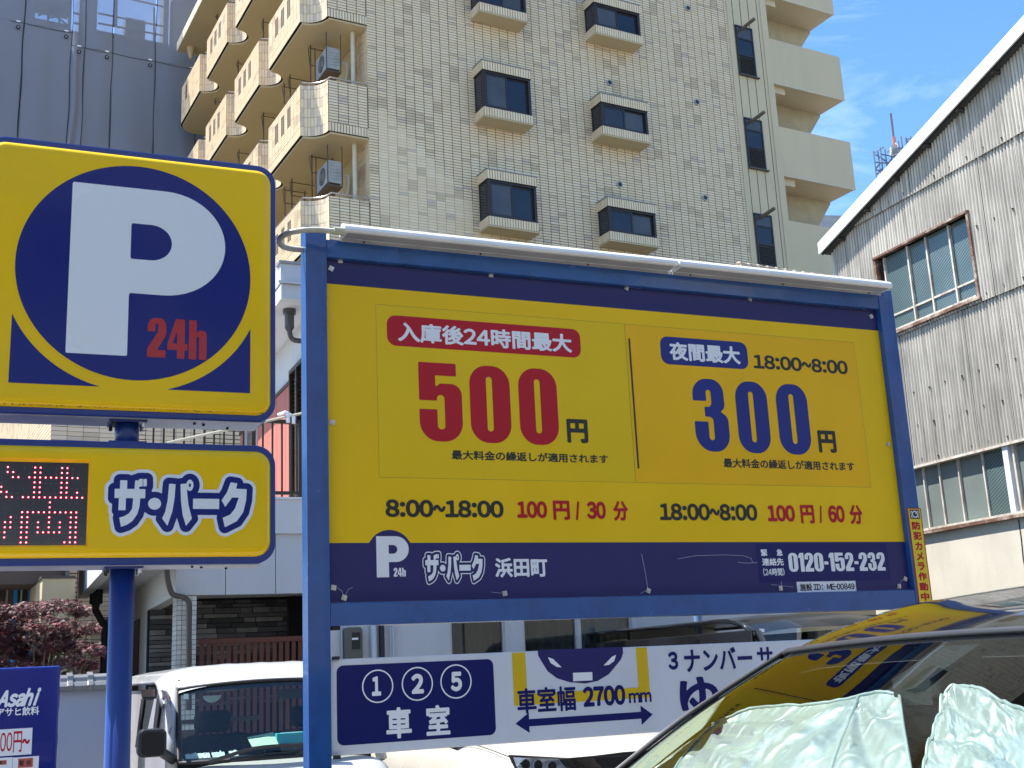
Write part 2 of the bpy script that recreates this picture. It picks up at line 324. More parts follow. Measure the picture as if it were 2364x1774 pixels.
bignum('500', ((h7(388, 500), h7(775, 1185)), (h7(818, 525), h7(1190, 1198)), (h7(1232, 548), h7(1595, 1213))), red_film)
L_('円', h7(1648, 985), h7(1840, 1195), black_film, b1, .045)
L_('最大料金の繰返しが適用されます', h7(672, 1250), h7(2008, 1368), black_film, b1, .028)
L_('夜間最大', h3(235, 180), h3(850, 376), white_film, b2, .036)
L_('18:00~8:00', h3(950, 288), h3(1765, 462), black_film, b1, .04)
bignum('300', ((h3(425, 490), h3(768, 1122)), (h3(788, 513), h3(1118, 1135)), (h3(1133, 535), h3(1462, 1147))), blue_film)
L_('円', h3(1497, 935), h3(1670, 1130), black_film, b1, .045)
L_('最大料金の繰返しが適用されます', h3(698, 1172), h3(1820, 1283), black_film, b1, .028)
L_('8:00~18:00', (889.5, 1153), (1163.5, 1196), black_film, b1, .045)
L_('100', (1193, 1157), (1264, 1197), red_film, b1, .05); L_('円', (1275.8, 1156), (1316.6, 1201), red_film, b1, .04); L_('/', (1327, 1158), (1340, 1201), red_film, b1, 0, .02, glyph_polys('/'))
L_('30', (1353.9, 1158), (1399.8, 1199), red_film, b1, .05); L_('分', (1414.3, 1157), (1451.5, 1203), red_film, b1, .04)
L_('18:00~8:00', (1521.5, 1162), (1750, 1203), black_film, b1, .045)
L_('100', (1770, 1166), (1837, 1205), red_film, b1, .05); L_('円', (1846, 1166), (1882, 1209), red_film, b1, .04); L_('/', (1889, 1168), (1901, 1208), red_film, b1, 0, .02, glyph_polys('/'))
L_('60', (1910, 1167), (1952, 1207), red_film, b1, .05); L_('分', (1959, 1166), (1993.7, 1211), red_film, b1, .04)
L_('P', g6(465, 178), g6(678, 438), white_film, b2, 0, .014, glyph_polys('P')); L_('24h', g6(577, 380), g6(655, 435), white_film, b2, 0, .03, glyph_polys('24h', 25))
L_('浜田町', g6(1222, 317), g6(1562, 437), white_film, b2, .035)
# the outlined word mark
LG = [[(330, 297), (388, 297), (388, 195), (467, 195), (467, 297), (550, 297), (556, 195), (602, 195), (602, 297), (674, 297), (674, 405), (617, 405), (612, 500), (590, 590), (540, 670), (480, 715), (412, 740), (390, 632), (440, 618), (495, 585), (530, 530), (540, 405), (457, 405), (457, 547), (377, 547), (380, 405), (330, 405)],
      [(598, 178), (638, 175), (642, 265), (603, 268)], [(646, 178), (686, 175), (688, 262), (650, 265)],
      [(782 + 74 * math.cos(t), 468 + 70 * math.sin(t)) for t in np.linspace(0, 2 * math.pi, 25)[:-1]],
      [(942, 227), (1016, 232), (1008, 400), (985, 560), (932, 728), (870, 640), (905, 560), (930, 420)],
      [(1073, 232), (1145, 222), (1152, 340), (1170, 480), (1212, 640), (1145, 728), (1105, 600), (1083, 440)],
      [(1182 + 42 * math.cos(t), 243 + 68 * math.sin(t)) for t in np.linspace(0, 2 * math.pi, 25)[:-1]],
      [(1222, 403), (1528, 403), (1528, 525), (1222, 525)],
      [(1662, 200), (1742, 212), (1728, 278), (1856, 280), (1848, 420), (1815, 560), (1740, 670), (1598, 742), (1572, 630), (1660, 590), (1715, 520), (1762, 384), (1682, 384), (1600, 500), (1557, 420), (1620, 320)]]
LGh = [[(1182 + 13 * math.cos(t), 243 + 25 * math.sin(t)) for t in np.linspace(0, 2 * math.pi, 17)[:-1]]]
def logo(hole=True):
    P = [ccw([(a, -b) for a, b in p]) for p in LG]
    if hole: P += [ccw([(a, -b) for a, b in p], False) for p in LGh]
    return [[(a / 740, b / 740) for a, b in p] for p in P]
def logo_layer(name, off, m, b, fr, pa, pb, parent, cell=.012):
    me, box = field_mesh(logo(off == 0), off, cell, name); (ua, za), (ub_, zb_) = fr.hit(*pa, b), fr.hit(*pb, b)
    kx = (ub_ - ua) / ((1856 - 330) / 740); kz = (za - zb_) / ((742 - 175) / 740)
    refit(me, box, ua - off * kx, ub_ + off * kx, zb_ - off * kz, za + off * kz, b); return link(name, me, parent, m)
logo_layer('logo_ring', .098, white_film, b2, FA, g6(778, 293), g6(1150, 462), panel); logo_layer('logo_ground', .07, sign_pur, b2 - .0004, FA, g6(778, 293), g6(1150, 462), panel); logo_layer('logo', 0, white_film, b2 - .0008, FA, g6(778, 293), g6(1150, 462), panel)
q = rr(FA, g7(503, 225), g7(1362, 460), b1); plate('phone_sticker', FA, rrect(*q, .003, 1), b1, navy_film, panel, .0008)
L_('緊', g7(530, 262), g7(576, 305), white_film, b2, .03, .03); L_('急', g7(630, 260), g7(673, 303), white_film, b2, .03, .03); L_('連絡先', g7(538, 318), g7(680, 365), white_film, b2, .03, .03)
L_('(24時間)', g7(545, 382), g7(685, 430), white_film, b2, .02, .03); L_('0120-152-232', g7(703, 285), g7(1331, 397), white_film, b2, .0, .02, glyph_polys('0120-152-232', 30))
q = rr(FA, g7(760, 468), g7(1143, 531), b1); plate('id_sticker', FA, rrect(*q, .001, 1), b1, white_film, panel, .0008); L_('施設 ID：ME-00849', g7(780, 480), g7(1133, 520), black_film, b2, .03, .025)
# bolts with square washers and the cracks that start at them
bolts = [g6(195, 506), g6(263, 570), g6(1288, 543), g6(2205, 525), g7(660, 510), g7(1417, 497), g7(1457, 450), (786, 602), (765, 620), (1134, 635), (1447, 665), (1732, 690), (1993, 710), (2012, 731), (768, 975), (2051, 1026)]
for i, p in enumerate(bolts):
    u, z = FA.hit(*p, PB - .004); t = random.uniform(-.5, .5); mb = MB(); c, s_ = math.cos(t), math.sin(t); r = .0115
    mb.prism([(u + r * (c * a - s_ * d), z + r * (s_ * a + c * d)) for a, d in ((-1, -1), (1, -1), (1, 1), (-1, 1))], PB - .0035, PB - .001)
    mb.prism([(u + .0065 * math.cos(k * math.pi / 3 + t), z + .0065 * math.sin(k * math.pi / 3 + t)) for k in range(6)], PB - .0085, PB - .0035); mb.put('bolt', steel, sign)
for px in ([(g6(215, 506)), g6(245, 525), g6(258, 555)], [g6(268, 555), g6(290, 515), g6(315, 505)], [g6(1200, 535), g6(1270, 542)], [g6(2155, 545), g6(2200, 515), g6(2185, 420), g6(2160, 290)], [g7(0, 323), g7(120, 302), g7(300, 297), g7(420, 302), g7(470, 320), g7(480, 345)], [g7(385, 345), g7(450, 350), g7(510, 346)], [g7(660, 500), g7(665, 465)], [g7(600, 487), g7(740, 503)], [g7(1400, 520), g7(1430, 460), g7(1455, 445)]):
    mb = MB(); mb.tube([(*((lambda h: (h[0], PB - .0004, h[1]))(FA.hit(*p, PB))),) for p in px], .0011, 4); mb.put('crack', mat('pale crack', (.5, .5, .62), .5), panel)
# lamp bar that leans out over the board
_z = lambda y, b: FA.hit(797.5, y, b)[1]
prof = [(.0, _z(548, 0)), (-.030, _z(520, -.04)), (-.050, _z(516, -.055)), (-.085, _z(516.7, -.09)), (-.098, _z(521, -.10)), (-.102, _z(528, -.10)), (-.096, _z(534, -.095)), (-.012, _z(551, -.012)), (-.004, _z(551.5, -.004))]
def lampbar(ua, ub_, nm):
    mb = MB(); mb.prism(prof, ua, ub_, axis='x'); return mb.put(nm, alu_white, sign, bevel=.003)
zt_ = 3.742
lb = []
for ua, ub_ in ((FA.hit(794, 520, -.09)[0], 1.97), (1.978, FA.hit(2056, 645, -.09)[0])):
    l = lampbar(ua, ub_, 'lamp_bar'); lb.append(l)
    mb = MB(); mb.prism([(-.082, _z(536.6, -.082) - .0005), (-.022, _z(548.8, -.022) - .0005), (-.022, _z(548.8, -.022) - .003), (-.082, _z(536.6, -.082) - .003)], ua + .02, ub_ - .02, axis='x'); mb.put('lamp_cover', alu_grey, l)
    mb = MB(); mb.prism([(-.006, _z(551.8, -.005)), (-.001, _z(551.8, -.001)), (-.001, _z(559, -.001)), (-.006, _z(559, -.005))], ua + .01, ub_ - .01, axis='x'); mb.put('fixing_strip', alu_grey, l)
    for t in np.arange(ua + .12, ub_, .6):
        mb = MB(); mb.prism([(t + .006 * math.cos(k * math.pi / 5), _z(555.5, -.005) + .006 * math.sin(k * math.pi / 5)) for k in range(10)], -.0075, -.0062); mb.put('screw', black_film, l)
pts = [(780, 534, -.12), (765, 533.5, -.115), (735, 531, -.1), (700, 532, -.09), (668, 538, -.06), (648, 549, -.02), (645, 560, .01), (655, 570, .03), (675, 575, .045), (698, 577, .05), (712, 577, .05)]
P3 = [(*(lambda h: (h[0], p[2], h[1]))(FA.hit(p[0], p[1], p[2])),) for p in pts]
def smooth(P, n=6):
    P = [Vector(p) for p in P]; out = []
    for i in range(len(P) - 1):
        a, b, c, d = P[max(i - 1, 0)], P[i], P[i + 1], P[min(i + 2, len(P) - 1)]
        for k in range(n):
            t = k / n; out.append(.5 * ((2 * b) + (c - a) * t + (2 * a - 5 * b + 4 * c - d) * t * t + (3 * b - a - 3 * c + d) * t ** 3))
    return out + [P[-1]]
SP = smooth(P3, 14); mb = MB(); mb.tube(SP, .0135, 10, rf=lambda i: .0145 if i % 2 else .0125); mb.put('conduit', pvc, sign, smooth=True)
mb = MB(); a = Vector(P3[0]); mb.tube([a + Vector((.03, 0, 0)), a + Vector((-.02, 0, 0))], .019, 12); mb.put('conduit_fitting', mat('pale green fitting', (.45, .46, .33), .45), sign)
# lower guide board
BB = .02
ut, ztb = FA.hit(763, 1523, BB); zbb = FA.hit(764, 1747, BB)[1]
mb = MB(); mb.box(.103, 3.370, BB, BB + .03, zbb, ztb); board = mb.put('guide_board', board_white, sign, bevel=.004)
mb = MB(); [mb.box(a, a + .03, .001, .019, z, z + .014) for a in (.11,) for z in (ztb - .002, zbb - .012)]; mb.box(.115, .15, .02, .06, 1.855, 1.8715); mb.put('bracket', rubber, sign)
g8 = lambda x, y: (750 + x / 4.424, 1400 + y / 4.424)
g9 = lambda x, y: (1400 + x / 3.6867, 1380 + y / 3.6867)
c1, c2_, c3 = BB - .0009, BB - .0015, BB - .002
q = rr(FA, g8(118, 608), g8(1750, 1312), c1); plate('blue_label', FA, rrect(*q, .03), c1, navy_film, board, .0008)
for (x, y), dg_, p0, p1 in (((540, 817), '1', (478, 718), (575, 913)), ((945, 792), '2', (882, 693), (1012, 890)), ((1340, 768), '5', (1282, 672), (1403, 865))):
    u, z = FA.hit(*g8(x, y), c2_); r = (FA.hit(*g8(x + 160, y), c2_)[0] - FA.hit(*g8(x - 160, y), c2_)[0]) / 2
    ring = [[(u + R_ * math.cos(t), z + R_ * 1.0 * math.sin(t)) for t in np.linspace(0, 2 * math.pi, 49)[:-1]] for R_ in (r, r * .92)]
    mb = MB(); n = 48; mb.add([(a, c2_, c) for a, c in ring[0]] + [(a, c2_, c) for a, c in ring[1]], [(i, (i + 1) % n, n + (i + 1) % n, n + i) for i in range(n)]); mb.put('number_ring', white_film, board)
    letters('numeral', dg_, FA, g8(*p0), g8(*p1), white_film, c2_, board, .055, .02)
letters('lettering', '車', FA, g8(623, 1040), g8(890, 1340), white_film, c2_, board, .03, .018); letters('lettering', '室', FA, g8(1030, 1015), g8(1283, 1308), white_film, c2_, board, .03, .018)
yel_br = mat('yellow bay mark', (.70, .47, .01), .35, 0, .05, 2)
ya, yb_, yc, yd = FA.hit(*g6(1335, 1000), c1)[0], FA.hit(*g6(1425, 1100), c1)[0], FA.hit(*g9(262, 600), c1)[0], FA.hit(*g9(355, 600), c1)[0]
zi, zo = FA.hit(*g9(275, 765), c1)[1], FA.hit(*g9(370, 850), c1)[1]
plate('bay_mark', FA, [(ya, ztb - .004), (ya, zo), (yd, zo), (yd, ztb - .004), (yc, ztb - .004), (yc, zi), (yb_, zi), (yb_, ztb - .004)][::-1], c1, yel_br, board, .0008)
cp = [(1497, 905), (1500, 940), (1520, 975), (1560, 1040), (1620, 1085), (1700, 1110), (1800, 1118), (1880, 1102), (1950, 1060), (2000, 1000), (2030, 962), (2042, 925), (2040, 884)]
plate('car_mark', FA, [FA.hit(*g6(*p), c1) for p in cp], c1, sign_pur, board, .0008)
for pp in ([(1562, 950), (1595, 962), (1650, 1015), (1618, 1012), (1580, 988)], [(1997, 935), (1970, 948), (1918, 1003), (1950, 1000), (1985, 975)], [(1722, 1050), (1845, 1045), (1847, 1098), (1724, 1104)]): plate('car_mark_detail', FA, [FA.hit(*g6(*p), c2_) for p in pp], c2_, white_film, board, .0004)
letters('lettering', '車室幅', FA, g6(1362, 1150), g6(1745, 1290), navy_film, c2_, board, .025, .02); letters('lettering', '2700', FA, g6(1783, 1140), g6(2060, 1253), navy_film, c2_, board, .05, .025); letters('lettering', 'mm', FA, g9(188, 812), g9(386, 888), navy_film, c2_, board, .035, .025)
hx = lambda p: FA.hit(*p, c1)
tl, tr = hx(g6(1355, 1375)), hx(g9(394, 995)); lw = .026; hd = FA.hit(*g6(1440, 1312), c1)[0]; hr = FA.hit(*g9(290, 932), c1)[0]; zm = tl[1]
plate('arrow', FA, [(tl[0], zm), (hd, zm - .045), (hd, zm - .016), (hr, zm - .016), (hr, zm - .045), (tr[0], zm), (hr, zm + .045), (hr, zm + .016), (hd, zm + .016), (hd, zm + .045)], c1, navy_film, board, .0006)
letters('lettering', '3', FA, g9(520, 462), g9(615, 612), navy_film, c2_, board, .045, .025); letters('lettering', 'ナンバー', FA, g9(655, 437), g9(1250, 607), navy_film, c2_, board, .03, .025)
letters('lettering', 'サ', FA, g9(1275, 425), g9(1425, 585), navy_film, c2_, board, .03, .025); letters('lettering', 'ゆ', FA, g9(612, 683), g9(975, 1010), navy_film, c2_, board, .035, .02)
# camera warning sticker on the right post
s8 = lambda x, y: (1980 + x / 6.64, 1150 + y / 6.64)
us0, zs1 = FA.hit(*s8(753, 152), -.001); us1 = us0 + .098; zs0 = FA.hit(*s8(915, 1620), -.001)[1]
stk = plate('warning_sticker', FA, [(us0, zs0), (us1, zs0), (us1, zs1), (us0, zs1)], -.0016, mat('dark red film', (.38, .02, .02), .4), sign, .0012)
plate('sticker_field', FA, [(us0 + .007, zs0 + .006), (us1 - .007, zs0 + .006), (us1 - .007, zs1 - .006), (us0 + .007, zs1 - .006)], -.0022, mat('bright yellow film', (.80, .60, .02), .4), stk, .0005)
um_ = (us0 + us1) / 2
z_of = lambda y: FA.hit(*s8(900, y), -.003)[1]
zi1, zi0 = z_of(180), z_of(322)
plate('camera_mark', FA, rrect(um_ - .034, um_ + .034, zi0, zi1, .002, 1), -.0028, black_film, stk, .0005); plate('camera_mark', FA, rrect(um_ - .027, um_ + .027, zi0 + .007, zi1 - .007, .002, 1), -.0034, white_film, stk, .0005)
for r, m, b in ((.025, black_film, -.0040), (.020, white_film, -.0046), (.014, black_film, -.0052), (.004, white_film, -.0058)): plate('camera_mark', FA, [(um_ + (.006 if r == .004 else 0) + r * math.cos(t), (zi0 + zi1) / 2 + (.006 if r == .004 else 0) + r * math.sin(t)) for t in np.linspace(0, 2 * math.pi, 25)[:-1]], b, m, stk, .0004)
zz = [s8(0, y) for y in (360, 515, 675, 830, 985, 1140, 1295, 1450)]; z_of = lambda y: FA.hit(*s8(900, y), -.003)[1]
for ch, y in zip('防犯カメラ作動中', (360, 515, 675, 830, 985, 1140, 1297, 1452)):
    me, box = field_mesh(text_polys(ch), .05, .03, 'lettering'); w2 = .030 if ch not in 'カメラ' else .025; refit(me, box, um_ - w2, um_ + w2, z_of(y + 128), z_of(y), -.0026); link('lettering', me, stk, red_film)

# ================================================================== the P pylon sign
FP = Fr(at(283, 1340, 5.0), 23.1)
pyl = thing('pylon_sign', 'tall yellow and navy P 24h parking sign on a blue round pole', 'sign', FP, .007, .1)
OU = .007; kb = -.1                       # local frame of the thing: x from the pole, y from the pole axis
def PL(x, y, b=0.): u, z = FP.hit(x, y, b); return u - OU, z
mb = MB(); mb.tube([(0, 0, 0), (0, 0, 2.14)], .0490, 28); mb.put('pole', mat('pole blue enamel', (.008, .034, .20), .34, 0, .1, 3, dirt=(.01, .05, .22), dscale=(12, 12, 6), damt=.5, coat=.12), pyl, smooth=False)
mb = MB(); mb.tube([(0, 0, 2.62), (0, 0, 2.74)], .0490, 28); mb.put('pole', MATS['pole blue enamel'], pyl)
for o in pyl.children:
    for pgn in o.data.polygons: pgn.use_smooth = len(pgn.vertices) == 4
def casebox(nm, x0, x1, z0, z1, r, yfront, depth):
    mb = MB(); mb.prism(rrect(x0, x1, z0, z1, r, 10), yfront, yfront + depth); return mb.put(nm, blue_dark, pyl, bevel=.006)
und = mat('grey aluminium sheet', (.42, .44, .50), .4, .5, .2, 6)
up = casebox('sign_case', -.607, .603, 2.734, 3.918, .085, kb, .20); lo = casebox('sign_case', -.607, .603, 2.130, 2.630, .085, kb, .20)
def dome(nm, x0, x1, z0, z1, r, y, parent, m, bulge=.030, hole=None):
    # vacuum formed face: rim, rounded shoulder, nearly flat field
    mb = MB(); rings = []
    for ins, yy in ((0, y), (.004, y - bulge * .45), (.012, y - bulge * .8), (.024, y - bulge * .97), (.040, y - bulge)):
        rings.append([(a, yy, c) for a, c in rrect(x0 + ins, x1 - ins, z0 + ins, z1 - ins, max(r - ins, .012), 10)])
    n = len(rings[0]); v = [p for q in rings for p in q]; f = [(i * n + j, i * n + (j + 1) % n, (i + 1) * n + (j + 1) % n, (i + 1) * n + j) for i in range(len(rings) - 1) for j in range(n)]
    mb.add(v, f); k = len(mb.v)
    if hole:
        hx0, hx1, hz0, hz1, dep = hole; yb_ = y - bulge; x0_, x1_, z0_, z1_ = x0 + .04, x1 - .04, z0 + .04, z1 - .04; rc = rings[-1]; nq = n // 4
        # field as a frame round the display opening
        C = [(hx1, hz1), (hx0, hz1), (hx0, hz0), (hx1, hz0)]; mb.v += [(a, yb_, c) for a, c in C]; base = (len(rings) - 1) * n
        for q in range(4):
            for j in range(q * nq, (q + 1) * nq - 1): mb.f.append((base + j, base + j + 1, k + q))
            mb.f.append((base + (q + 1) * nq - 1, base + ((q + 1) * nq) % n, k + (q + 1) % 4, k + q))
        o1 = [(hx1 - .008, hz1 - .012), (hx0 + .008, hz1 - .012), (hx0 + .008, hz0 + .008), (hx1 - .008, hz0 + .008)]; kk = len(mb.v); mb.v += [(a, yb_ + dep, c) for a, c in o1]
        for q in range(4): mb.f.append((k + q, k + (q + 1) % 4, kk + (q + 1) % 4, kk + q))
        mb.mi = [0] * len(mb.f)
    else:
        mb.f.append(tuple(range((len(rings) - 1) * n, len(rings) * n))); mb.mi.append(0)
    o = mb.put(nm, m, parent)
    for pg in o.data.polygons: pg.use_smooth = bool((len(pg.vertices) == 4 and not hole) or (hole and pg.index < (len(rings) - 1) * n))
    return o
py_yel = mat('yellow acrylic', (.88, .555, .003), .18, 0, .05, 1.5, spec=.3, coat=.1, dirt=(.55, .40, .02), dscale=(1, 1, 2), damt=.35)
py_navy = mat('navy acrylic film', (.002, .016, .17), .2, 0, .05, 2, spec=.3, coat=.05)
py_white = mat('white acrylic', (.74, .79, .82), .25, 0, .03, 2, coat=.05)
f1 = dome('yellow_face', -.585, .580, 2.760, 3.888, .065, kb, up, py_yel)
f2 = dome('yellow_face', -.585, .580, 2.158, 2.603, .065, kb, lo, py_yel, hole=(-.590 + .022, -.139 - OU + .003, 2.200, 2.548, .022))
yf = kb - .0305
th = np.linspace(0, 2 * math.pi, 97)[:-1]; CX_, CZ_, CR_ = .018 - OU, 3.358, .475
plate('navy_disc', FP, [(CX_ + CR_ * math.cos(t), CZ_ + CR_ * math.sin(t)) for t in th], yf - .0006, py_navy, up, .0005)
for sgn in (1, -1):
    R2 = .525; x1 = CX_ + sgn * .476; zb2 = 2.850; a0 = math.acos((x1 - CX_) / R2 * sgn); a1 = math.asin((CZ_ - zb2) / R2)
    arc_ = [(CX_ + sgn * R2 * math.cos(t), CZ_ - R2 * math.sin(t)) for t in np.linspace(a0, a1, 20)]
    plate('navy_corner', FP, [(x1, zb2)] + arc_, yf - .0006, py_navy, up, .0005)
me, box = field_mesh(glyph_polys('P'), 0, .012, 'letter'); refit(me, box, -.251 - OU, .383 - OU, 2.985, 3.731, yf - .0012); link('letter', me, up, py_white)
me, box = field_mesh(glyph_polys('24h', 25), 0, .02, 'lettering'); refit(me, box, .067 - OU, .309 - OU, 2.986, 3.158, yf - .0012); link('lettering', me, up, mat('red acrylic', (.42, .015, .03), .2, 0, .03, 2, coat=.08))
pm = lambda x, y: (200 + x / 5.027, 1070 + y / 5.027)
class _F:                                   # the pylon's own frame, shifted to the pole
    @staticmethod
    def hit(x, y, b=0.): u, z = FP.hit(x, y, b + .1); return u - OU, z
for nm, off, m, dy in (('logo_ring', .152, py_white, -.0006), ('logo_ground', .098, py_navy, -.0012), ('logo', 0, py_white, -.0018)): logo_layer(nm, off, m, yf + dy, _F, pm(330, 175), pm(1856, 742), lo, .010)
mb = MB()                                   # grime growing along the lower edge of the upper face
for i in range(520):
    x = random.uniform(-.54, .55); z = 2.764 + abs(random.gauss(0, .006)); s_ = random.uniform(.0015, .005); mb.box(x, x + s_, kb - .016 + random.uniform(-.004, .004), kb - .010, z, z + s_ * random.uniform(.4, 1))
mb.put('grime', mat('black grime', (.02, .02, .008), .9), up, kind='stuff')
# led display
disp = MB(); disp.box(-.590 + .024, -.139 - OU - .002, kb - .0085, kb - .0065, 2.198, 2.550); dsp = disp.put('led_display', mat('smoked display window', (.050, .055, .066), .14, 0, .1, 4, coat=.6), lo)
LED = ['1.6.7.11.12', '1.2.6.7.11.12', '2.3.5.6.7.8.9.10.11.12.13.14', '6.7.11.12', '0.6.7.11.12', '0.1.6.7.11.12.14', '1.2.4.5.6.7.8.9.10.11.12.13.14.15', '9', '9', '4.5.6.7.8.9.10.11.12.13.14', '2.4.5.9.13.14', '1.2.4.5.7.9.11.13.14', '1.2.4.5.7.9.11.13.14', '0.1.4.5.7.8.9.10.11.13.14', '0.1.4.5.13.14', '0.4.5.12.13.14']
led_on = mat('lit red led', (.6, .02, .05), .4, emit=((1, .03, .08), 2.6)); led_core = mat('led core', (.9, .5, .5), .4, emit=((1, .35, .4), 4.5)); led_off = mat('unlit led', (.20, .20, .19), .4)
ledm = bpy.data.meshes.new('led'); tmp = MB(); tmp.prism([(.0036 * math.cos(t), .0036 * math.sin(t)) for t in np.linspace(0, 2 * math.pi, 9)[:-1]], -.0022, 0, 0); tmp.prism([(.0019 * math.cos(t), .0019 * math.sin(t)) for t in np.linspace(0, 2 * math.pi, 7)[:-1]], -.0026, -.0023, 1); ledm = tmp.fix('led'); ledm.materials.append(led_on); ledm.materials.append(led_core)
offm = MB()
for r, row in enumerate(LED):
    on = set(int(k) for k in row.split('.'))
    for c in range(-3, 16):
        u = -.164 - (15 - c) * .0199 - OU; z = 2.514 - r * .0197
        if c in on: link('led', ledm, dsp, loc=(u, kb - .0088, z))
        elif random.random() < .45: offm.prism([(u + .0016 * math.cos(t), z - .004 + .0013 * math.sin(t)) for t in np.linspace(0, 2 * math.pi, 6)[:-1]], kb - .0094, kb - .0088)
offm.put('unlit_leds', led_off, dsp, kind='stuff')
# steel parts under the two cases
for zc_, par in ((2.734, up), (2.130, lo)):
    mb = MB(); mb.box(-.56, .545, kb + .012, kb + .188, zc_ - .0035, zc_ - .0005); mb.put('underside_sheet', und, par)
    mb = MB(); mb.box(-.075, .075, kb + .03, kb + .17, zc_ - .012, zc_ - .0037); mb.put('mounting_plate', blue_dark, par)
    for sx in (-.062, .062):
        for sy in (.045, .15): mb = MB(); mb.tube([(sx, kb + sy, zc_ - .03), (sx, kb + sy, zc_ - .012)], .008, 6); mb.put('bolt', steel if sx > 0 else rubber, par)
    for x in (.27, .31, .42): mb = MB(); mb.tube([(x, kb + .06 + .5 * (x - .27), zc_ - .010), (x, kb + .06 + .5 * (x - .27), zc_ - .0037)], .006, 8); mb.put('bolt', rubber, par)
# guy flange above the lower case
mb = MB(); mb.box(-.075, .075, kb + .03, kb + .17, 2.6305, 2.640); mb.put('mounting_plate', blue_dark, pyl)
# ================================================================== tiles, walls, windows
TP = [mat('cream tile', (.73, .585, .39), .38, 0, .06, 9), mat('light tile', (.75, .615, .425), .38, 0, .06, 9), mat('buff tile', (.70, .555, .36), .4, 0, .06, 9), mat('grey brown tile', (.57, .45, .30), .42, 0, .1, 9), mat('rosy tile', (.57, .46, .36), .4, 0, .06, 9)]
joint = mat('dark tile joint', (.075, .058, .038), .85, 0, .1, 9)
cream = mat('cream plaster', (.50, .41, .245), .8, 0, .05, .8, bump=.15, bs=90)
cream_wall = mat('beige panel', (.57, .475, .32), .7, 0, .05, .5, dirt=(.36, .33, .25), dscale=(.8, .8, .15), damt=.3)
dark_frame = mat('bronze window frame', (.035, .03, .032), .35, .4, .1, 5)
pane = mat('grey window pane', (.060, .062, .070), .07, 0, .25, 1.2, spec=.55)
pane2 = mat('blue window pane', (.012, .016, .03), .05, 0, .2, 1.2, spec=.6)
def pick():
    r = random.random(); return 0 if r < .55 else 1 if r < .80 else 2 if r < .91 else 3 if r < .965 else 4
def tile_specs(s0, s1, z0, z1, ps, pz, g=.016, off=0.):
    out = []; ns = int(math.ceil((s1 - s0) / ps)); nz_ = int(math.ceil((z1 - z0) / pz)); col = None
    for i in range(ns):
        run = 0; c = 0
        for j in range(nz_):
            if run > 0: run -= 1
            else:
                c = pick(); run = random.choice((0, 0, 0, 1, 2, 3, 5)) if c == 3 else random.choice((0, 0, 1))
            a, b = s0 + i * ps + g / 2, min(s0 + (i + 1) * ps - g / 2, s1); d, e = z0 + j * pz + g / 2, min(z0 + (j + 1) * pz - g / 2, z1)
            if b - a > .01 and e - d > .01: out.append((a, b, d, e, c))
    return out
def tile_mesh(specs, P, th=.009, name='tiles'):
    n = len(specs); V = []; 
    for a, b, d, e, c in specs: V += [P(a, d, 0), P(b, d, 0), P(b, e, 0), P(a, e, 0), P(a, d, th), P(b, d, th), P(b, e, th), P(a, e, th)]
    F = []; MI = []
    for i, sp in enumerate(specs):
        k = i * 8; F += [(k + 4, k + 5, k + 6, k + 7), (k, k + 1, k + 5, k + 4), (k + 1, k + 2, k + 6, k + 5), (k + 2, k + 3, k + 7, k + 6), (k + 3, k, k + 4, k + 7)]; MI += [sp[4]] * 5
    me = bpy.data.meshes.new(name); me.from_pydata(V, [], F); me.polygons.foreach_set('material_index', MI); me.update(); return me
def put_tiles(specs, P, parent, palette=TP, th=.009, name='tile_cladding'):
    return link(name, tile_mesh(specs, P, th, name), parent, palette, kind='stuff')
def flatbox(name, m, parent, *a, **k): mb = MB(); mb.box(*a); return mb.put(name, m, parent, **k)
def sash(parent, x0, x1, y, z0, z1, m, fr=.045, frm=None, d=.03):
    """one sliding sash: frame of four bars and its pane, facing -y"""
    frm = frm or dark_frame; mb = MB(); mb.box(x0, x1, y, y + d, z0, z0 + fr); mb.box(x0, x1, y, y + d, z1 - fr, z1); mb.box(x0, x0 + fr, y, y + d, z0 + fr, z1 - fr); mb.box(x1 - fr, x1, y, y + d, z0 + fr, z1 - fr)
    s_ = mb.put('sash', frm, parent); flatbox('pane', m, s_, x0 + fr, x1 - fr, y + d * .4, y + d * .6, z0 + fr, z1 - fr); return s_

# ================================================================== apartment tower
FB = Fr(at(853.9, 0, 25.8), 28.9)
apt = thing('apartment_building', 'tall beige tiled apartment building with scalloped balconies and bay windows', 'building', FB)
flatbox('core_wall', joint, apt, -.09, 11.15, .010, 13.4, 0, 27); flatbox('rear_wall', cream, apt, -.095, -.0905, .80, 13.39, 0, 26.9)
PS_, PZ_ = .2425, .0718
fac = tile_specs(-.098, 11.155, 10.9, 24.4, PS_, PZ_)
PF = lambda s, z, o: (s, .010 - o, z)
vis = []
for t in fac:
    x, y = proj(FB.w((t[0] + t[1]) / 2, 0, (t[2] + t[3]) / 2))
    ok = 870 < x < 1750 and 0 < y < 520 + (x - 790) * .101 and t[1] - t[0] > .2 and not any(a - .03 < (t[0] + t[1]) / 2 < a + 1.8 and zb_ - .1 < (t[2] + t[3]) / 2 < zt2 + .1 for a, zb_, zt2 in ((2.6, 12.1, 13.8), (2.6, 15.0, 16.8), (2.6, 18, 19.8), (6.2, 12.1, 13.6), (6.2, 15, 16.6), (6.2, 17.9, 19.6)))
    vis.append((np.linalg.norm(FB.w((t[0] + t[1]) / 2, 0, (t[2] + t[3]) / 2) - CAM) if ok else 1e9))
order = np.argsort(vis)[:290]; single = set(int(i) for i in order)
put_tiles([t for i, t in enumerate(fac) if i not in single], PF, apt)
um = []
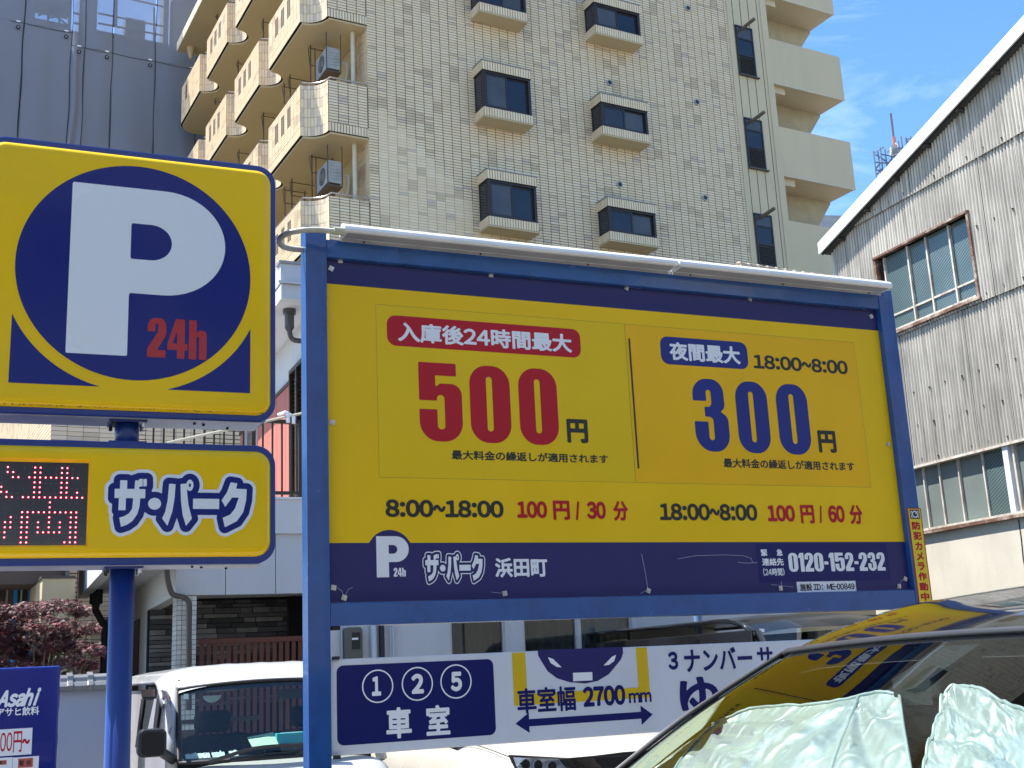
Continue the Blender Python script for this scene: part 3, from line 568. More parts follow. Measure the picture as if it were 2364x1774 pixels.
for c in range(5): m_ = tile_mesh([(-PS_ / 2 + .0035, PS_ / 2 - .0035, -PZ_ / 2 + .0035, PZ_ / 2 - .0035, 0)], lambda s, z, o: (s, -o, z), name='tile'); m_.materials.append(TP[c]); um.append(m_)
for i in single:
    t = fac[i]; link('tile', um[t[4]], apt, loc=((t[0] + t[1]) / 2, .010, (t[2] + t[3]) / 2))
# bay windows
c2 = lambda x, y: (700 + x / 2.765, y / 2.765); c3 = lambda x, y: (1350 + x / 5.53, y / 5.53); c4 = lambda x, y: (1350 + x / 5.53, 350 + y / 5.53)
def soldier(parent, x0, x1, y0, z0, z1, side=True, dp=.3):
    sp = tile_specs(x0, x1, z0, z1, .0725, z1 - z0); sp = [(a, b, c, d, random.choice((0, 0, 1, 1, 2))) for a, b, c, d, _ in sp]
    put_tiles(sp, lambda s, z, o: (s, y0 - o, z), parent, name='soldier_course')
    if side:
        sp = tile_specs(y0, y0 + dp, z0, z1, .0725, z1 - z0); sp = [(a, b, c, d, random.choice((0, 0, 1, 1, 2))) for a, b, c, d, _ in sp]
        put_tiles(sp, lambda s, z, o: (x0 - o, s, z), parent, name='soldier_course')
def bay(x0, x1, z0, z1, dp, sw):
    o = bpy.data.objects.new('bay_window', None); COL.objects.link(o); o.parent = apt; flatbox('bay_hood', joint, o, x0, x1, -dp, .009, z1 - .25, z1); flatbox('bay_base', joint, o, x0, x1, -dp, .009, z0, z0 + .235)
    soldier(o, x0, x1, -dp, z1 - .25, z1 - .002, dp=dp); soldier(o, x0, x1, -dp, z0 + .0, z0 + .235, dp=dp)
    flatbox('underside', cream, o, x0 - .008, x1 + .008, -dp - .008, .0, z0 - .035, z0 - .0015); flatbox('flashing', mat('grey flashing', (.3, .3, .3), .5, .3), o, x0 - .02, x1 + .02, -dp - .02, .0, z1 + .0005, z1 + .022)
    fm = MB(); a, b = z0 + .236, z1 - .251
    fm.box(x0 + .02, x1 - .02, -dp + .03, -.001, a, a + .05); fm.box(x0 + .02, x1 - .02, -dp + .03, -.001, b - .05, b); fm.box(x0 + .02, x0 + .09, -dp + .02, -dp + .09, a, b); fm.box(x1 - .09, x1 - .02, -dp + .02, -.001, a, b); fm.box(x0 + .02, x0 + .06, -.04, -.001, a, b)
    f = fm.put('window_frame', dark_frame, o); mid = (x0 + x1) / 2
    l, r = (pane, pane2) if sw else (pane2, pane)
    sash(f, x0 + .09, mid + .02, -dp + .05, a + .05, b - .05, l); sash(f, mid - .02, x1 - .09, -dp + .085, a + .05, b - .05, r)
    flatbox('bay_inside', mat('dark room', (.012, .012, .014), .9), o, x0 + .05, x1 - .1, -dp + .12, -.002, z0 + .236, z1 - .251)
    flatbox('side_pane', pane2, f, x0 + .03, x0 + .035, -dp + .09, -.04, a + .05, b - .05)
dp = -FB.hitu(*c2(1142, 437), 2.68)[0]; dp = max(.2, min(.5, dp))
dL = dp
def zat(p, b): return FB.hit(*p, b)[1]
uR = FB.hit(*c2(1460, 600), -dp)[0]; uL = FB.hit(*c2(1148, 560), -dp)[0]
zL = [(zat(c2(1160, 735), -dp), zat(c2(1137, 382), -dp)), (zat(c2(1185, 1435), -dp), zat(c2(1155, 1075), -dp))]
h = zL[0][1] - zL[0][0]; fl = zL[0][0] - zL[1][0]
for z0, z1, sw in ((zL[0][0], zL[0][1], 1), (zL[1][0], zL[1][1], 1), (zL[0][0] + fl, zL[0][1] + fl, 0), (zL[1][0] - fl, zL[1][1] - fl, 0)): bay(uL, uR, z0, z1, dp, sw)
uL2 = FB.hit(*c3(215, 1500), -dp)[0]; uR2 = FB.hit(*c3(806, 1400), -dp)[0]
z1a, z0a = zat(c4(325, 585), -dp), zat(c4(365, 1130), -dp); z1b = zat(c3(240, 1197), -dp)
for k, sw in ((0, 0), (1, 0), (2, 1), (-1, 0)): bay(uL2, uR2, z0a + k * (z1b - z1a), z1a + k * (z1b - z1a), dp, sw)
for p in (c3(310, 1060), c3(1310, 110), c3(1425, 1310), c4(440, 425), c4(1530, 595)):
    u, z = FB.hit(*p); mb = MB(); mb.prism([(u + .085 * math.cos(t), z + .085 * math.sin(t)) for t in np.linspace(0, 2 * math.pi, 21)[:-1]], -.03, .0); v = mb.put('vent_hood', mat('grey vent', (.34, .36, .36), .4, .4), apt)
    mb = MB(); mb.prism([(u + .06 * math.cos(t) + .008, z + .06 * math.sin(t)) for t in np.linspace(0, 2 * math.pi, 17)[:-1]], -.034, -.0305); mb.put('vent_opening', rubber, v)
# balconies
def bpath(n=10):
    P = [(-.10, 0.)]; P += [(-1.59 + .5 * math.cos(t), .5 * math.sin(t)) for t in np.linspace(0, math.pi / 2, n + 1)]
    for b0 in (3.0, 6.22, 9.46):
        P += [(-1.59 + .44 * math.sin(t), b0 + .44 - .44 * math.cos(t)) for t in np.linspace(0, math.pi, n + 5)]
    P += [(-1.59, 12.8)]; P += [(-1.59 + .5 - .5 * math.cos(t), 12.8 + .5 * math.sin(t)) for t in np.linspace(0, math.pi / 2, n)][1:] + [(-.10, 13.3)]
    return P
PTH = bpath(); off_in = []
for i, (x, y) in enumerate(PTH):
    a = Vector(PTH[max(i - 1, 0)]); c = Vector(PTH[min(i + 1, len(PTH) - 1)]); d = (c - a).normalized(); off_in.append((x + d.y * .13, y - d.x * .13) if 0 < i < len(PTH) - 1 else (x, y + (.13 if i == 0 else -.13)))
rail = mat('grey balcony rail', (.42, .40, .38), .35, .7, .1, 9)
for zf in (8.1, 11.03, 13.935, 16.875, 19.81):
    H = 1.29; n = len(PTH); mb = MB()
    v = [(x, y, zf) for x, y in PTH] + [(x, y, zf + H) for x, y in PTH] + [(x, y, zf) for x, y in off_in] + [(x, y, zf + H) for x, y in off_in]
    f = [(i, i + 1, n + i + 1, n + i) for i in range(n - 1)] + [(2 * n + i + 1, 2 * n + i, 3 * n + i, 3 * n + i + 1) for i in range(n - 1)] + [(n + i, n + i + 1, 3 * n + i + 1, 3 * n + i) for i in range(n - 1)]
    mb.add(v, f); par = mb.put('balcony_parapet', joint, apt)
    flatc = MB(); flatc.prism([(x, y) for x, y in PTH], zf - .03, zf + .11, axis='z'); 
    sl = MB(); ins = [(x + (.05 if x < -.2 else 0), y + (.03 if y < .1 else 0)) for x, y in PTH]; sl.prism(ins, zf - .05, zf - .001, axis='z'); sl.put('floor_slab', cream, apt)
    # tile courses: side panel
    sp = tile_specs(-1.088, -.102, zf + .235, zf + H, PS_, PZ_) ; put_tiles(sp, lambda s, z, o: (s, -o, z), par)
    soldier(par, -1.088, -.102, 0, zf, zf + .232, side=False)
    for b0, b1 in ((.5, 3.0), (3.88, 6.22), (7.10, 9.46), (10.34, 12.8)):
        sp = tile_specs(b0 + .003, b1, zf + .235, zf + H, PS_, PZ_); 
        sp2 = [(a, b, c, d, random.choice((0, 0, 1, 2))) for a, b, c, d, _ in tile_specs(b0, b1, zf, zf + .232, .0725, .232)]
        slots = [b1 - .69 - k * .48 for k in range(3)] if b0 < 1 else [b1 - .55 - k * .46 for k in range(3)]
        sp = [t for t in sp if not any(abs((t[0] + t[1]) / 2 - s_) < .09 and zf + .58 < (t[2] + t[3]) / 2 < zf + 1.1 for s_ in slots)]
        put_tiles(sp + sp2, lambda s, z, o: (-1.59 - o, s, z), par)
        for s_ in slots: flatbox('slot', mat('brown slot shadow gap', (.16, .12, .085), .8), par, -1.5935, -1.589, s_ - .04, s_ + .04, zf + .58, zf + 1.09)
    def cove(fn, length):
        nt = max(1, int(length / .0725)); sp = []
        for i in range(nt):
            for j in range(6):
                za = zf + (0 if j == 0 else .232 + (j - 1) * .2375); zb_ = min(zf + .232 + j * .2375, zf + H) if j else zf + .232
                if zb_ - za > .02: sp.append((i / nt + .04 / nt, (i + 1) / nt - .04 / nt, za + .004, zb_ - .004, random.choice((0, 0, 1, 2, 4))))
        put_tiles(sp, fn, par)
    cove(lambda s, z, o: (-1.59 + (.5 - o) * math.cos(s * math.pi / 2), (.5 - o) * math.sin(s * math.pi / 2), z), .785)
    for bb in (3.44, 6.66, 9.90): cove(lambda s, z, o, bb=bb: (-1.59 + (.44 - o) * math.sin(s * math.pi), bb - (.44 - o) * math.cos(s * math.pi), z), 1.38)
    mb = MB(); mb.tube([(x + .06, y + .04, zf + H + .10) for x, y in PTH[:-12]], .02, 6)
    rl = mb.put('handrail', rail, apt)
    for i in range(0, len(PTH) - 12, 3): mb = MB(); mb.tube([(PTH[i][0] + .06, PTH[i][1] + .04, zf + H - .001), (PTH[i][0] + .06, PTH[i][1] + .04, zf + H + .09)], .012, 5); mb.put('rail_post', rail, rl)
    u = FB.hit(819, 400, .35)[0]; mb = MB(); mb.tube([(u, .35, zf + .12), (u, .35, zf + 2.88)], .055, 14); mb.put('downpipe', mat('cream pipe', (.55, .50, .38), .4), apt, smooth=False)
    # side of the recess is tiled too
    put_tiles(tile_specs(.0, .78, zf + .0, zf + 2.9, PS_, PZ_), lambda s, z, o: (-.0905 - o, s, z), apt)
flatbox('roof_slab', cream, apt, -1.66, 4, -.5, 13.35, 22.72, 23.07)
flatbox('roof_edge', mat('cream roof edge', (.62, .56, .42), .7), apt, -1.675, -1.661, -.5, 13.36, 22.75, 23.06)
mb = MB(); mb.tube([(-1.3, 12.9, 22.3), (-1.3, 12.9, 22.72)], .12, 12, rf=lambda i: .05 + .1 * i); mb.put('roof_drain', cream, apt)
g5 = lambda x, y: (400 + x / 5.53, y / 5.53); gg6 = lambda x, y: (500 + x / 5.53, 250 + y / 5.53)
dk = mat('dark galvanised steel', (.11, .09, .07), .5, .5, .1, 9)
for pa, ln, sp_ in ((gg6(1215, 625), .80, 1), (gg6(960, 950), .7, 1), (gg6(870, 1048), .7, 1), (gg6(600, 105), .8, 0), (gg6(285, 572), .4, 0), (g5(1150, 285), .5, 0), (g5(830, 812), .3, 0), (g5(1750, 622), .9, 1), (g5(1490, 1000), .6, 0), (g5(1415, 1112), .5, 0), (g5(1150, 1487), .5, 0), (g5(560, 218), .1, 0), (g5(540, 1300), .1, 0)):
    b_, z_ = FB.hitu(*pa, -1.05); mb = MB(); mb.tube([(-1.05, b_, z_ + .10), (-1.05, b_, z_ - ln)], .018, 5); mb.tube([(-1.09, b_ + .04, z_), (-1.05, b_ + .02, z_ - ln * .6)], .012, 5)
    mb.tube([(-1.10, b_, z_ + .005), (-.45, b_, z_ + .005)], .013, 5); br = mb.put('drying_bracket', dk, apt)
    if sp_:
        mb = MB(); mb.tube([(-.52, b_, z_ + .06), (-.52, b_, z_ - ln * .95)], .016, 5); mb.tube([(-1.04, b_, z_ - ln * .5), (-.52, b_, z_ - ln * .5)], .012, 5); mb.put('bracket_bar', dk, br)
# air conditioners hung under the slab of the next balcony
ac_white = mat('weathered grey white casing', (.34, .34, .33), .5, .1, .15, 6, dirt=(.2, .19, .17), dscale=(4, 4, 1.5), damt=.5); 
for zf, lb_ in ((13.935, 'outdoor air conditioner unit hung behind the round white pipe, lower of two on tiled balconies'), (16.875, 'outdoor air conditioner unit hung behind the white pipe, upper of two on tiled balconies')):
    b0 = .55; ua = FB.hit(757, 385, b0)[0]; zb_ = zf - 1.02
    ac = thing('air_conditioner', lb_, 'air conditioner', FB, ua, b0, 'air conditioners on the corner balconies', zb_)
    flatbox('casing', ac_white, ac, 0, .34, 0, .80, 0, .56, bevel=.01)
    mb = MB(); mb.prism([(.40 + .21 * math.cos(t), .28 + .21 * math.sin(t)) for t in np.linspace(0, 2 * math.pi, 25)[:-1]], -.012, -.001, axis='x'); g = mb.put('fan_grille', mat('dark grille', (.06, .06, .06), .5), ac)
    for k in range(5): mb = MB(); R_ = .05 + .035 * k; mb.tube([(-.016, .40 + R_ * math.cos(t), .28 + R_ * math.sin(t)) for t in np.linspace(0, 2 * math.pi, 17)], .004, 4, cap=False); mb.put('grille_ring', ac_white, g)
    for k in range(5): flatbox('side_louvre', ac_white, ac, .06, .30, -.012, -.002, .1 + k * .08, .14 + k * .08)
    mb = MB(); mb.box(-.02, .0, -.02, .0, -.06, .93); mb.box(.34, .36, -.02, 0, -.06, .93); mb.box(-.02, .36, -.02, .82, -.085, -.06); mb.box(-.02, 0, .80, .82, -.06, .93); mb.box(.34, .36, .8, .82, -.06, .93); mb.put('hanging_frame', dk, ac)
    mb = MB(); mb.tube(smooth([(.34, .15, .2), (.5, .05, .25), (.53, .05, .0), (.48, .1, -.25)], 5), .022, 6); mb.put('refrigerant_hose', mat('pale hose', (.5, .48, .42), .6), ac)
# stair tower
flatbox('stair_tower_wall', cream_wall, apt, 11.158, 12.64, -.02, 6, 0, 27)
for u in (11.36, 11.66, 11.96, 12.30): flatbox('wall_groove', mat('dark joint', (.07, .06, .045), .8), apt, u - .011, u + .011, -.0225, -.018, 0, 26.9)
flatbox('tower_edge', cream_wall, apt, 12.42, 12.645, -.045, -.0205, 0, 27)
for z0, z1 in ((18.02, 19.61), (15.12, 16.67), (12.2, 13.75), (9.3, 10.85)):
    mb = MB(); mb.box(11.38, 12.02, -.05, -.021, z0, z0 + .05); mb.box(11.38, 12.02, -.05, -.021, z1 - .05, z1); mb.box(11.38, 11.43, -.05, -.021, z0, z1); mb.box(11.97, 12.02, -.05, -.021, z0, z1); mb.box(11.43, 11.97, -.05, -.021, z0 + .62, z0 + .67); mb.box(11.43, 11.97, -.05, -.021, z0 + 1.15, z0 + 1.2); w_ = mb.put('stair_window', dark_frame, apt)
    flatbox('pane', pane, w_, 11.43, 11.97, -.035, -.03, z0 + 1.2, z1 - .05); flatbox('pane', pane2, w_, 11.43, 11.97, -.032, -.027, z0 + .67, z0 + 1.15); flatbox('louvre_back', rubber, w_, 11.43, 11.97, -.026, -.0215, z0 + .05, z0 + .62)
    for k in range(9): mb = MB(); q = z0 + .07 + k * .06; mb.add([(11.43, -.055, q), (11.97, -.055, q), (11.97, -.03, q + .035), (11.43, -.03, q + .035), (11.43, -.052, q - .006), (11.97, -.052, q - .006), (11.97, -.027, q + .029), (11.43, -.027, q + .029)], [(0, 1, 2, 3), (7, 6, 5, 4), (0, 4, 5, 1), (1, 5, 6, 2), (2, 6, 7, 3), (3, 7, 4, 0)]); mb.put('louvre', mat('dark bronze louvre', (.05, .047, .05), .35, .3), w_)
    flatbox('sill', mat('dark sill', (.08, .07, .06), .5), w_, 11.36, 12.08, -.11, -.02, z0 - .03, z0 - .001)
    mb = MB(); mb.tube([(11.62, -.02, z1 - .10), (11.72, -.52, z1 + .0)], .052, 12); mb.put('drain_spout', mat('old brass', (.14, .12, .09), .5, .3), w_)
bS = FB.hitu(1868.6, 60.2, 15.455)[0]
for z0, z1 in ((20.93, 22.4), (18.02, 19.475), (15.10, 16.635), (12.18, 13.715), (9.26, 10.8)):
    flatbox('landing_parapet', cream_wall, apt, 12.647, 15.455, -.02, .13, z0, z1, bevel=.008); flatbox('parapet_edge', mat('pale edge', (.6, .56, .46), .7), apt, 12.647, 15.46, -.026, .0, z0 - .02, z0 - .0005)
    flatbox('landing_slab', cream_wall, apt, 12.647, 15.455, .131, bS, z0 + .01, z0 + .2); flatbox('landing_beam', cream_wall, apt, 12.647, 13.2, .131, bS, z0 - .22, z0 + .009)
    # raking wall behind: the underside of the next flight
    mb = MB(); mb.prism([(12.647, z0 + .19), (15.455, z0 + .19), (15.455, z0 - .05), (14.3, z0 - 1.62), (12.647, z0 - 1.62)], bS + .001, bS + .14); mb.put('stair_flight', mat('shaded beige render', (.42, .35, .23), .8), apt)  # render colour darkened to carry the shade under the landings
    flatbox('side_parapet', cream_wall, apt, 15.33, 15.455, .131, bS + .1, z0 + .2, z1)

# ================================================================== building wrapped in scaffold sheets
FS = Fr(at(160, 75, 38), 28.7)
sc = thing('wrapped_building', 'tall building wrapped in grey scaffold sheeting behind the P sign', 'building', FS)
sheetm = bpy.data.materials.new('grey mesh sheet'); sheetm.use_nodes = True; N = sheetm.node_tree.nodes; Lk = sheetm.node_tree.links; pb = N['Principled BSDF']; pb.inputs['Base Color'].default_value = (.27, .295, .36, 1); pb.inputs['Roughness'].default_value = .55
tr = N.new('ShaderNodeBsdfTransparent'); tr.inputs['Color'].default_value = (.75, .80, .92, 1); mi = N.new('ShaderNodeMixShader'); mi.inputs[0].default_value = .62; Lk.new(tr.outputs[0], mi.inputs[1]); Lk.new(pb.outputs[0], mi.inputs[2]); Lk.new(mi.outputs[0], N['Material Output'].inputs[0])
body_m = mat('concrete frame', (.22, .23, .25), .8, 0, .1, 1)
def sheet(x0, x1, z0, z1, amp=.03, fold=0):
    mb = MB(); sx, sz = random.random() * 50, random.random() * 50
    def fn(s, t):
        x = x0 + s * (x1 - x0); z = z0 + t * (z1 - z0); e = min(s, 1 - s) * 4; e = min(1, e)
        d = mnoise.noise(Vector((x * .9 + sx, z * .25 + sz, 0))) * amp * 2 * e + mnoise.noise(Vector((x * 3 + sx, z * .5, 3))) * amp * .6 * e
        if fold: d += fold * math.sin((s * 2.2 + .3 * math.sin(z * .8)) * math.pi) * (.5 + .5 * mnoise.noise(Vector((z * .6, 1, sx))))
        return (x + .02 * math.sin(z * 2 + sx), -d - .03 * math.sin(math.pi * s), z)
    mb.grid(fn, 10, 30); return link('scaffold_sheet', mb.mesh(), sc, sheetm, smooth=True)
cols = [-7.2, -5.75, -4.3, -2.85, -1.40, .08, .50, 1.39, 2.80, 4.2, 5.6, 7.0, 8.4]
lace = mat('black lacing', (.01, .01, .015), .8)
for i in range(len(cols) - 1):
    x0, x1 = cols[i], cols[i + 1]; zs = 22.9 if x1 < .3 else 22.44
    for z0, z1 in ((5, zs - 10.8), (zs - 10.8, zs - 5.4), (zs - 5.4, zs), (zs + .01, zs + 5.4)): sheet(x0 + .012, x1 - .012, z0 + .01, z1, .035 if i != 5 else .02, .10 if i == 5 else 0)
    mb = MB(); mb.tube([(x0 + .018 * math.sin(z * 2.3 + i), -.02, z) for z in np.arange(5, zs + 5.4, .35)], .010 if i not in (4,) else .018, 4); mb.put('lacing', lace, sc)
    mb = MB(); mb.tube([(x0 + (x1 - x0) * t, -.05 + .01, zs - .04 * math.sin(t * math.pi)) for t in np.linspace(0, 1, 7)], .009, 4); mb.put('lacing', lace, sc)
    mb = MB(); mb.prism([(x1 - .18 + .07 * math.cos(t), zs - .22 + .07 * math.sin(t)) for t in np.linspace(0, 2 * math.pi, 15)[:-1]], -.10, -.08); e = mb.put('eyelet', lace, sc)
    mb = MB(); mb.prism([(x1 - .18 + .035 * math.cos(t), zs - .22 + .035 * math.sin(t)) for t in np.linspace(0, 2 * math.pi, 11)[:-1]], -.104, -.1005); mb.put('eyelet_disc', body_m, e); flatbox('tag', white_film, e, x1 - .24, x1 - .12, -.10, -.095, zs - .03, zs + .015)
# what stands behind the sheets: concrete frame with open bays, and the scaffold tubes
def sz(x, y, b=1.0): return FS.hit(x, y, b)
def cut(xa, xb, ya, yb): (a, z1), (b, z0) = sz(xa, ya), sz(xb, yb); return a, b, z0, z1
holes = [cut(86, 161, -60, 58), cut(169, 185, -60, 75), cut(228, 376, -60, 100), cut(392, 398, -60, 105)]
X0, X1, Zt = -9, 9.5, 26; xs = X0
zlo = min(h_[2] for h_ in holes)
flatbox('concrete_frame', body_m, sc, X0, X1, 1.0, 3.0, 0, zlo - .0)
prev = X0
for a, b, z0, z1 in holes:
    flatbox('concrete_frame', body_m, sc, prev, a, 1.0, 1.6, zlo + .001, Zt)
    if z0 > zlo + .01: flatbox('concrete_frame', body_m, sc, a, b, 1.0, 1.6, zlo + .001, z0)
    prev = b
flatbox('concrete_frame', body_m, sc, prev, X1, 1.0, 1.6, zlo + .001, Zt)
a, b, z0, z1 = cut(288, 332, 46, 99); flatbox('site_box', body_m, sc, a, b, .8, 1.4, z0 - .2, z1)
a, b, z0, z1 = cut(86, 161, 4, 21); flatbox('concrete_frame', body_m, sc, a, b, 1.0, 1.6, z1 - .1, Zt)
tubem = mat('scaffold tube', (.10, .11, .14), .6)
def tb(p, q, b=.7, r=.035):
    A_, B_ = sz(*p, b), sz(*q, b); mb = MB(); mb.tube([(A_[0], b, A_[1]), (B_[0], b, B_[1])], r, 5); mb.put('scaffold_tube', tubem, sc)
for p, q in (((226, 31), (380, 62)), ((226, 54), (380, 83)), ((300, -2), (382, 17)), ((170, 30), (188, 35)), ((170, 53), (188, 58)), ((265, -20), (263, 60)), ((270, -20), (268, 60)), ((356, 18), (355, 110)), ((88, 6), (160, 62)), ((88, 36), (160, 12)), ((114, 12), (110, 50)), ((131, 12), (137, 52)), ((114, 18), (133, 14)), ((113, 30), (134, 26)), ((112, 42), (136, 38)), ((226, 78), (380, 108)), ((420, -5), (455, 3)), ((415, 5), (455, 12))): tb(p, q)

# ================================================================== corrugated warehouse
FW = Fr(at(2150, 560, 18.9), -67.84)
wh = thing('corrugated_warehouse', 'old warehouse clad in weathered grey corrugated sheets with white gable board', 'warehouse', FW)
k_ = lambda x, y: (1900 + x / 4.767, 400 + y / 4.767); k2_ = lambda x, y: (1980 + x / 7.373, 200 + y / 7.373); k3_ = lambda x, y: (1964 + x / 5.53, 950 + y / 5.53); cc3 = lambda x, y: (1564 + x / 2.765, y / 2.765)
slate = mat('weathered cement sheet', (.46, .435, .385), .85, 0, .42, .9, bump=.35, bs=70, dirt=(.10, .095, .08), dscale=(9, 3, .55), damt=.95)
slate_low = mat('mossy cement sheet', (.43, .40, .35), .85, 0, .42, .9, bump=.35, bs=70, dirt=(.075, .075, .055), dscale=(8, 3, .5), damt=.95)
OH = -.23
e1, e2 = FW.hit(*k2_(440, 1659), OH), FW.hit(2246, 200, OH); slope = (e2[1] - e1[1]) / (e2[0] - e1[0]); zbarge = lambda u: e1[1] + (u - e1[0]) * slope
t1 = FW.hit(*k2_(230, 1659), OH)[1] - zbarge(FW.hit(*k2_(230, 1659), OH)[0]); uE = FW.hit(*cc3(893, 1545), OH)[0]; uWall = FW.hit(*k_(130, 960))[0]
UEND = 7.0
mb = MB(); mb.prism([(uE, zbarge(uE)), (UEND, zbarge(UEND)), (UEND, zbarge(UEND) + t1), (uE, zbarge(uE) + t1)], OH, OH + .03); brg = mb.put('gable_board', mat('white painted metal', (.80, .82, .82), .35, 0, .06, 2, dirt=(.55, .56, .55), dscale=(2, 2, 2), damt=.3), wh)
for uj in (FW.hit(*k2_(640, 1380), OH)[0], FW.hit(*cc3(1950, 430), OH)[0]): mb = MB(); mb.prism([(uj, zbarge(uj) + .003), (uj + .012, zbarge(uj) + .006), (uj + .012, zbarge(uj) + t1 - .003), (uj, zbarge(uj) + t1 - .006)], OH - .0025, OH - .0005); mb.put('board_joint', mat('grey seam', (.35, .36, .36), .6), brg)
mb = MB(); mb.prism([(uE, zbarge(uE) + .01), (UEND, zbarge(UEND) + .01), (UEND, zbarge(UEND) + t1 - .03), (uE, zbarge(uE) + t1 - .03)], OH + .0305, 14); mb.put('roof', mat('dark roof underside', (.06, .06, .06), .8), wh)
mb = MB(); mb.prism([(uE + .02, zbarge(uE) - .012), (UEND, zbarge(UEND) - .012), (UEND, zbarge(UEND) + .008), (uE + .02, zbarge(uE) + .008)], OH + .05, OH + .08); mb.put('dark_trim', rubber, wh)
for i in range(9):
    u = uWall + .35 + i * .78; mb = MB(); mb.tube([(u, OH + .06, zbarge(u) - .02), (u, .0, zbarge(u) - .02)], .035, 8); mb.put('purlin_end', mat('dark timber', (.05, .045, .04), .8), wh)
zR = [1.65 + (z - 1.65) * 1.35 for z in (3.748, 5.333, 6.937)]; zR.append(zR[2] + 2.17)
seam0 = -.716 * 1.35; seams = [seam0 + .7195 * k for k in range(-3, 12)]; seams = [uWall + .02] + [s_ for s_ in seams if s_ > uWall + .1 and s_ < UEND]
wu0, wz1 = FW.hit(*k_(603, 965)); wu1, wz0 = FW.hit(*k_(1730, 1365)); wz0b = FW.hit(*k_(1730, 1365))[1]
WIN = (wu0, wu1, wz0b, FW.hit(*k_(1590, 450))[1])
NW = 11
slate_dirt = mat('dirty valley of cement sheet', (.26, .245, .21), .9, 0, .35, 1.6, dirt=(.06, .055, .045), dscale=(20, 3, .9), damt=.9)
def meany(mb): return sum(v[1] for v in mb.v) / len(mb.v)
def csheet(u0, u1, z0, z1f, tilt, m):
    nW = max(1, round((u1 - u0) / .0654)); nn = nW * 6; mb = MB(); sh = random.uniform(-.006, .006)
    cols_ = []
    for i in range(nn + 1):
        u = u0 + (u1 - u0) * i / nn; d = .0115 * math.cos(2 * math.pi * i / 6); cols_.append((u, d))
    for i in range(nn):
        (ua, da), (ub_, db) = cols_[i], cols_[i + 1]; segs = [(z0, z1f((ua + ub_) / 2))]
        if ub_ > WIN[0] and ua < WIN[1]:
            lo_, hi = segs[0]; new = []
            if lo_ < WIN[2]: new.append((lo_, min(hi, WIN[2])))
            if hi > WIN[3]: new.append((max(lo_, WIN[3]), hi))
            segs = new
        for a, b in segs:
            if b - a < .01: continue
            f_ = lambda z: -.012 - tilt * (1 - min(1, (z - z0) / 2.2)) + sh
            mb.add([(ua, -da + f_(a), a), (ub_, -db + f_(a), a), (ub_, -db + f_(b), b), (ua, -da + f_(b), b)], [(0, 1, 2, 3)])
            if abs(a - z0) < 1e-6: mb.add([(ua, -da + f_(a), a), (ub_, -db + f_(a), a), (ub_, -db + f_(a) + .008, a), (ua, -da + f_(a) + .008, a)], [(3, 2, 1, 0)])
    if not mb.v: return
    A, B = MB(), MB()
    nf = 0
    for q in mb.f:
        P = [mb.v[k] for k in q]; t = A if (u1 < WIN[0] or u0 > WIN[1] or z0 >= WIN[3] or max(p[2] for p in P) > WIN[3] - .01 and min(p[2] for p in P) >= WIN[3] - .01 or z1f(u0) <= WIN[2] + .03) else B
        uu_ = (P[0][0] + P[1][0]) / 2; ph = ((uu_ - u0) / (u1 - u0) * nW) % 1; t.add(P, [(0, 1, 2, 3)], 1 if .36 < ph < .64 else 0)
    for t in (A, B):
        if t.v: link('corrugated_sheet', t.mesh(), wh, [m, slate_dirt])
def roofz(u): return zbarge(u) + .02
for i in range(len(seams)):
    u0 = seams[i] + .006; u1 = seams[i + 1] - .002 if i + 1 < len(seams) else UEND
    for r in range(3):
        z0 = zR[r]; top = lambda u, r=r: min(zR[r + 1] + .02, roofz(u))
        if roofz(u1) < z0: continue
        if r == 2 and i == 0: continue
        if i == 0 and r == 1: top = lambda u: roofz(u)
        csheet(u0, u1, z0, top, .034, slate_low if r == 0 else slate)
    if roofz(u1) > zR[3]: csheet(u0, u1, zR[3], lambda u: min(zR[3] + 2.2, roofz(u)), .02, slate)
mb = MB(); mb.prism([(uWall, .0), (UEND, .0), (UEND, roofz(UEND)), (uWall, roofz(uWall))], .05, .15); 
bkm = mat('dark interior', (.02, .02, .02), .9)
# wall body behind the sheets, with the window openings left open
def body(u0, u1, z0, z1):
    mb = MB(); mb.prism([(u0, z0), (u1, z0), (u1, min(z1, zbarge(u1) - .03)), (u0, min(z1, zbarge(u0) - .03))], .004, .15); mb.put('wall_body', bkm, wh)
lz0, lz1 = FW.hit(*k3_(2212, 1350))[1], zR[0]
body(uWall + .01, WIN[0], lz1, 9.0); body(WIN[1], UEND, lz1, 10.3); body(WIN[0], WIN[1], lz1, WIN[2]); body(WIN[0], WIN[1], WIN[3], 9.4)
flatbox('corner_trim', mat('pale corner strip', (.45, .44, .40), .7), wh, uWall - .05, uWall + .015, -.03, .12, 3.2, zbarge(uWall) - .02)
flatbox('side_wall', slate, wh, uWall - .02, uWall + .0, .121, 12, 0, zbarge(uWall) - .03)
hookm = mat('rusty dark hook', (.035, .03, .025), .7, .2)
for r, dz in ((0, .08), (0, .62), (0, 1.15), (1, .10), (1, 1.15), (2, .10), (2, 1.1)):
    for i in range(len(seams) - 1):
        for fr_ in (.25, .75):
            u = seams[i] + .72 * fr_; z = zR[r] + dz + random.uniform(-.01, .01)
            if z > roofz(u) - .1 or (WIN[0] - .05 < u < WIN[1] + .05 and WIN[2] - .05 < z < WIN[3] + .05): continue
            mb = MB(); mb.prism([(u + .009 * math.cos(t), z + .009 * math.sin(t)) for t in np.linspace(0, 2 * math.pi, 7)[:-1]], -.055, -.022); mb.box(u - .004, u + .004, -.046, -.040, z - .05, z); mb.put('hook_bolt', hookm, wh)
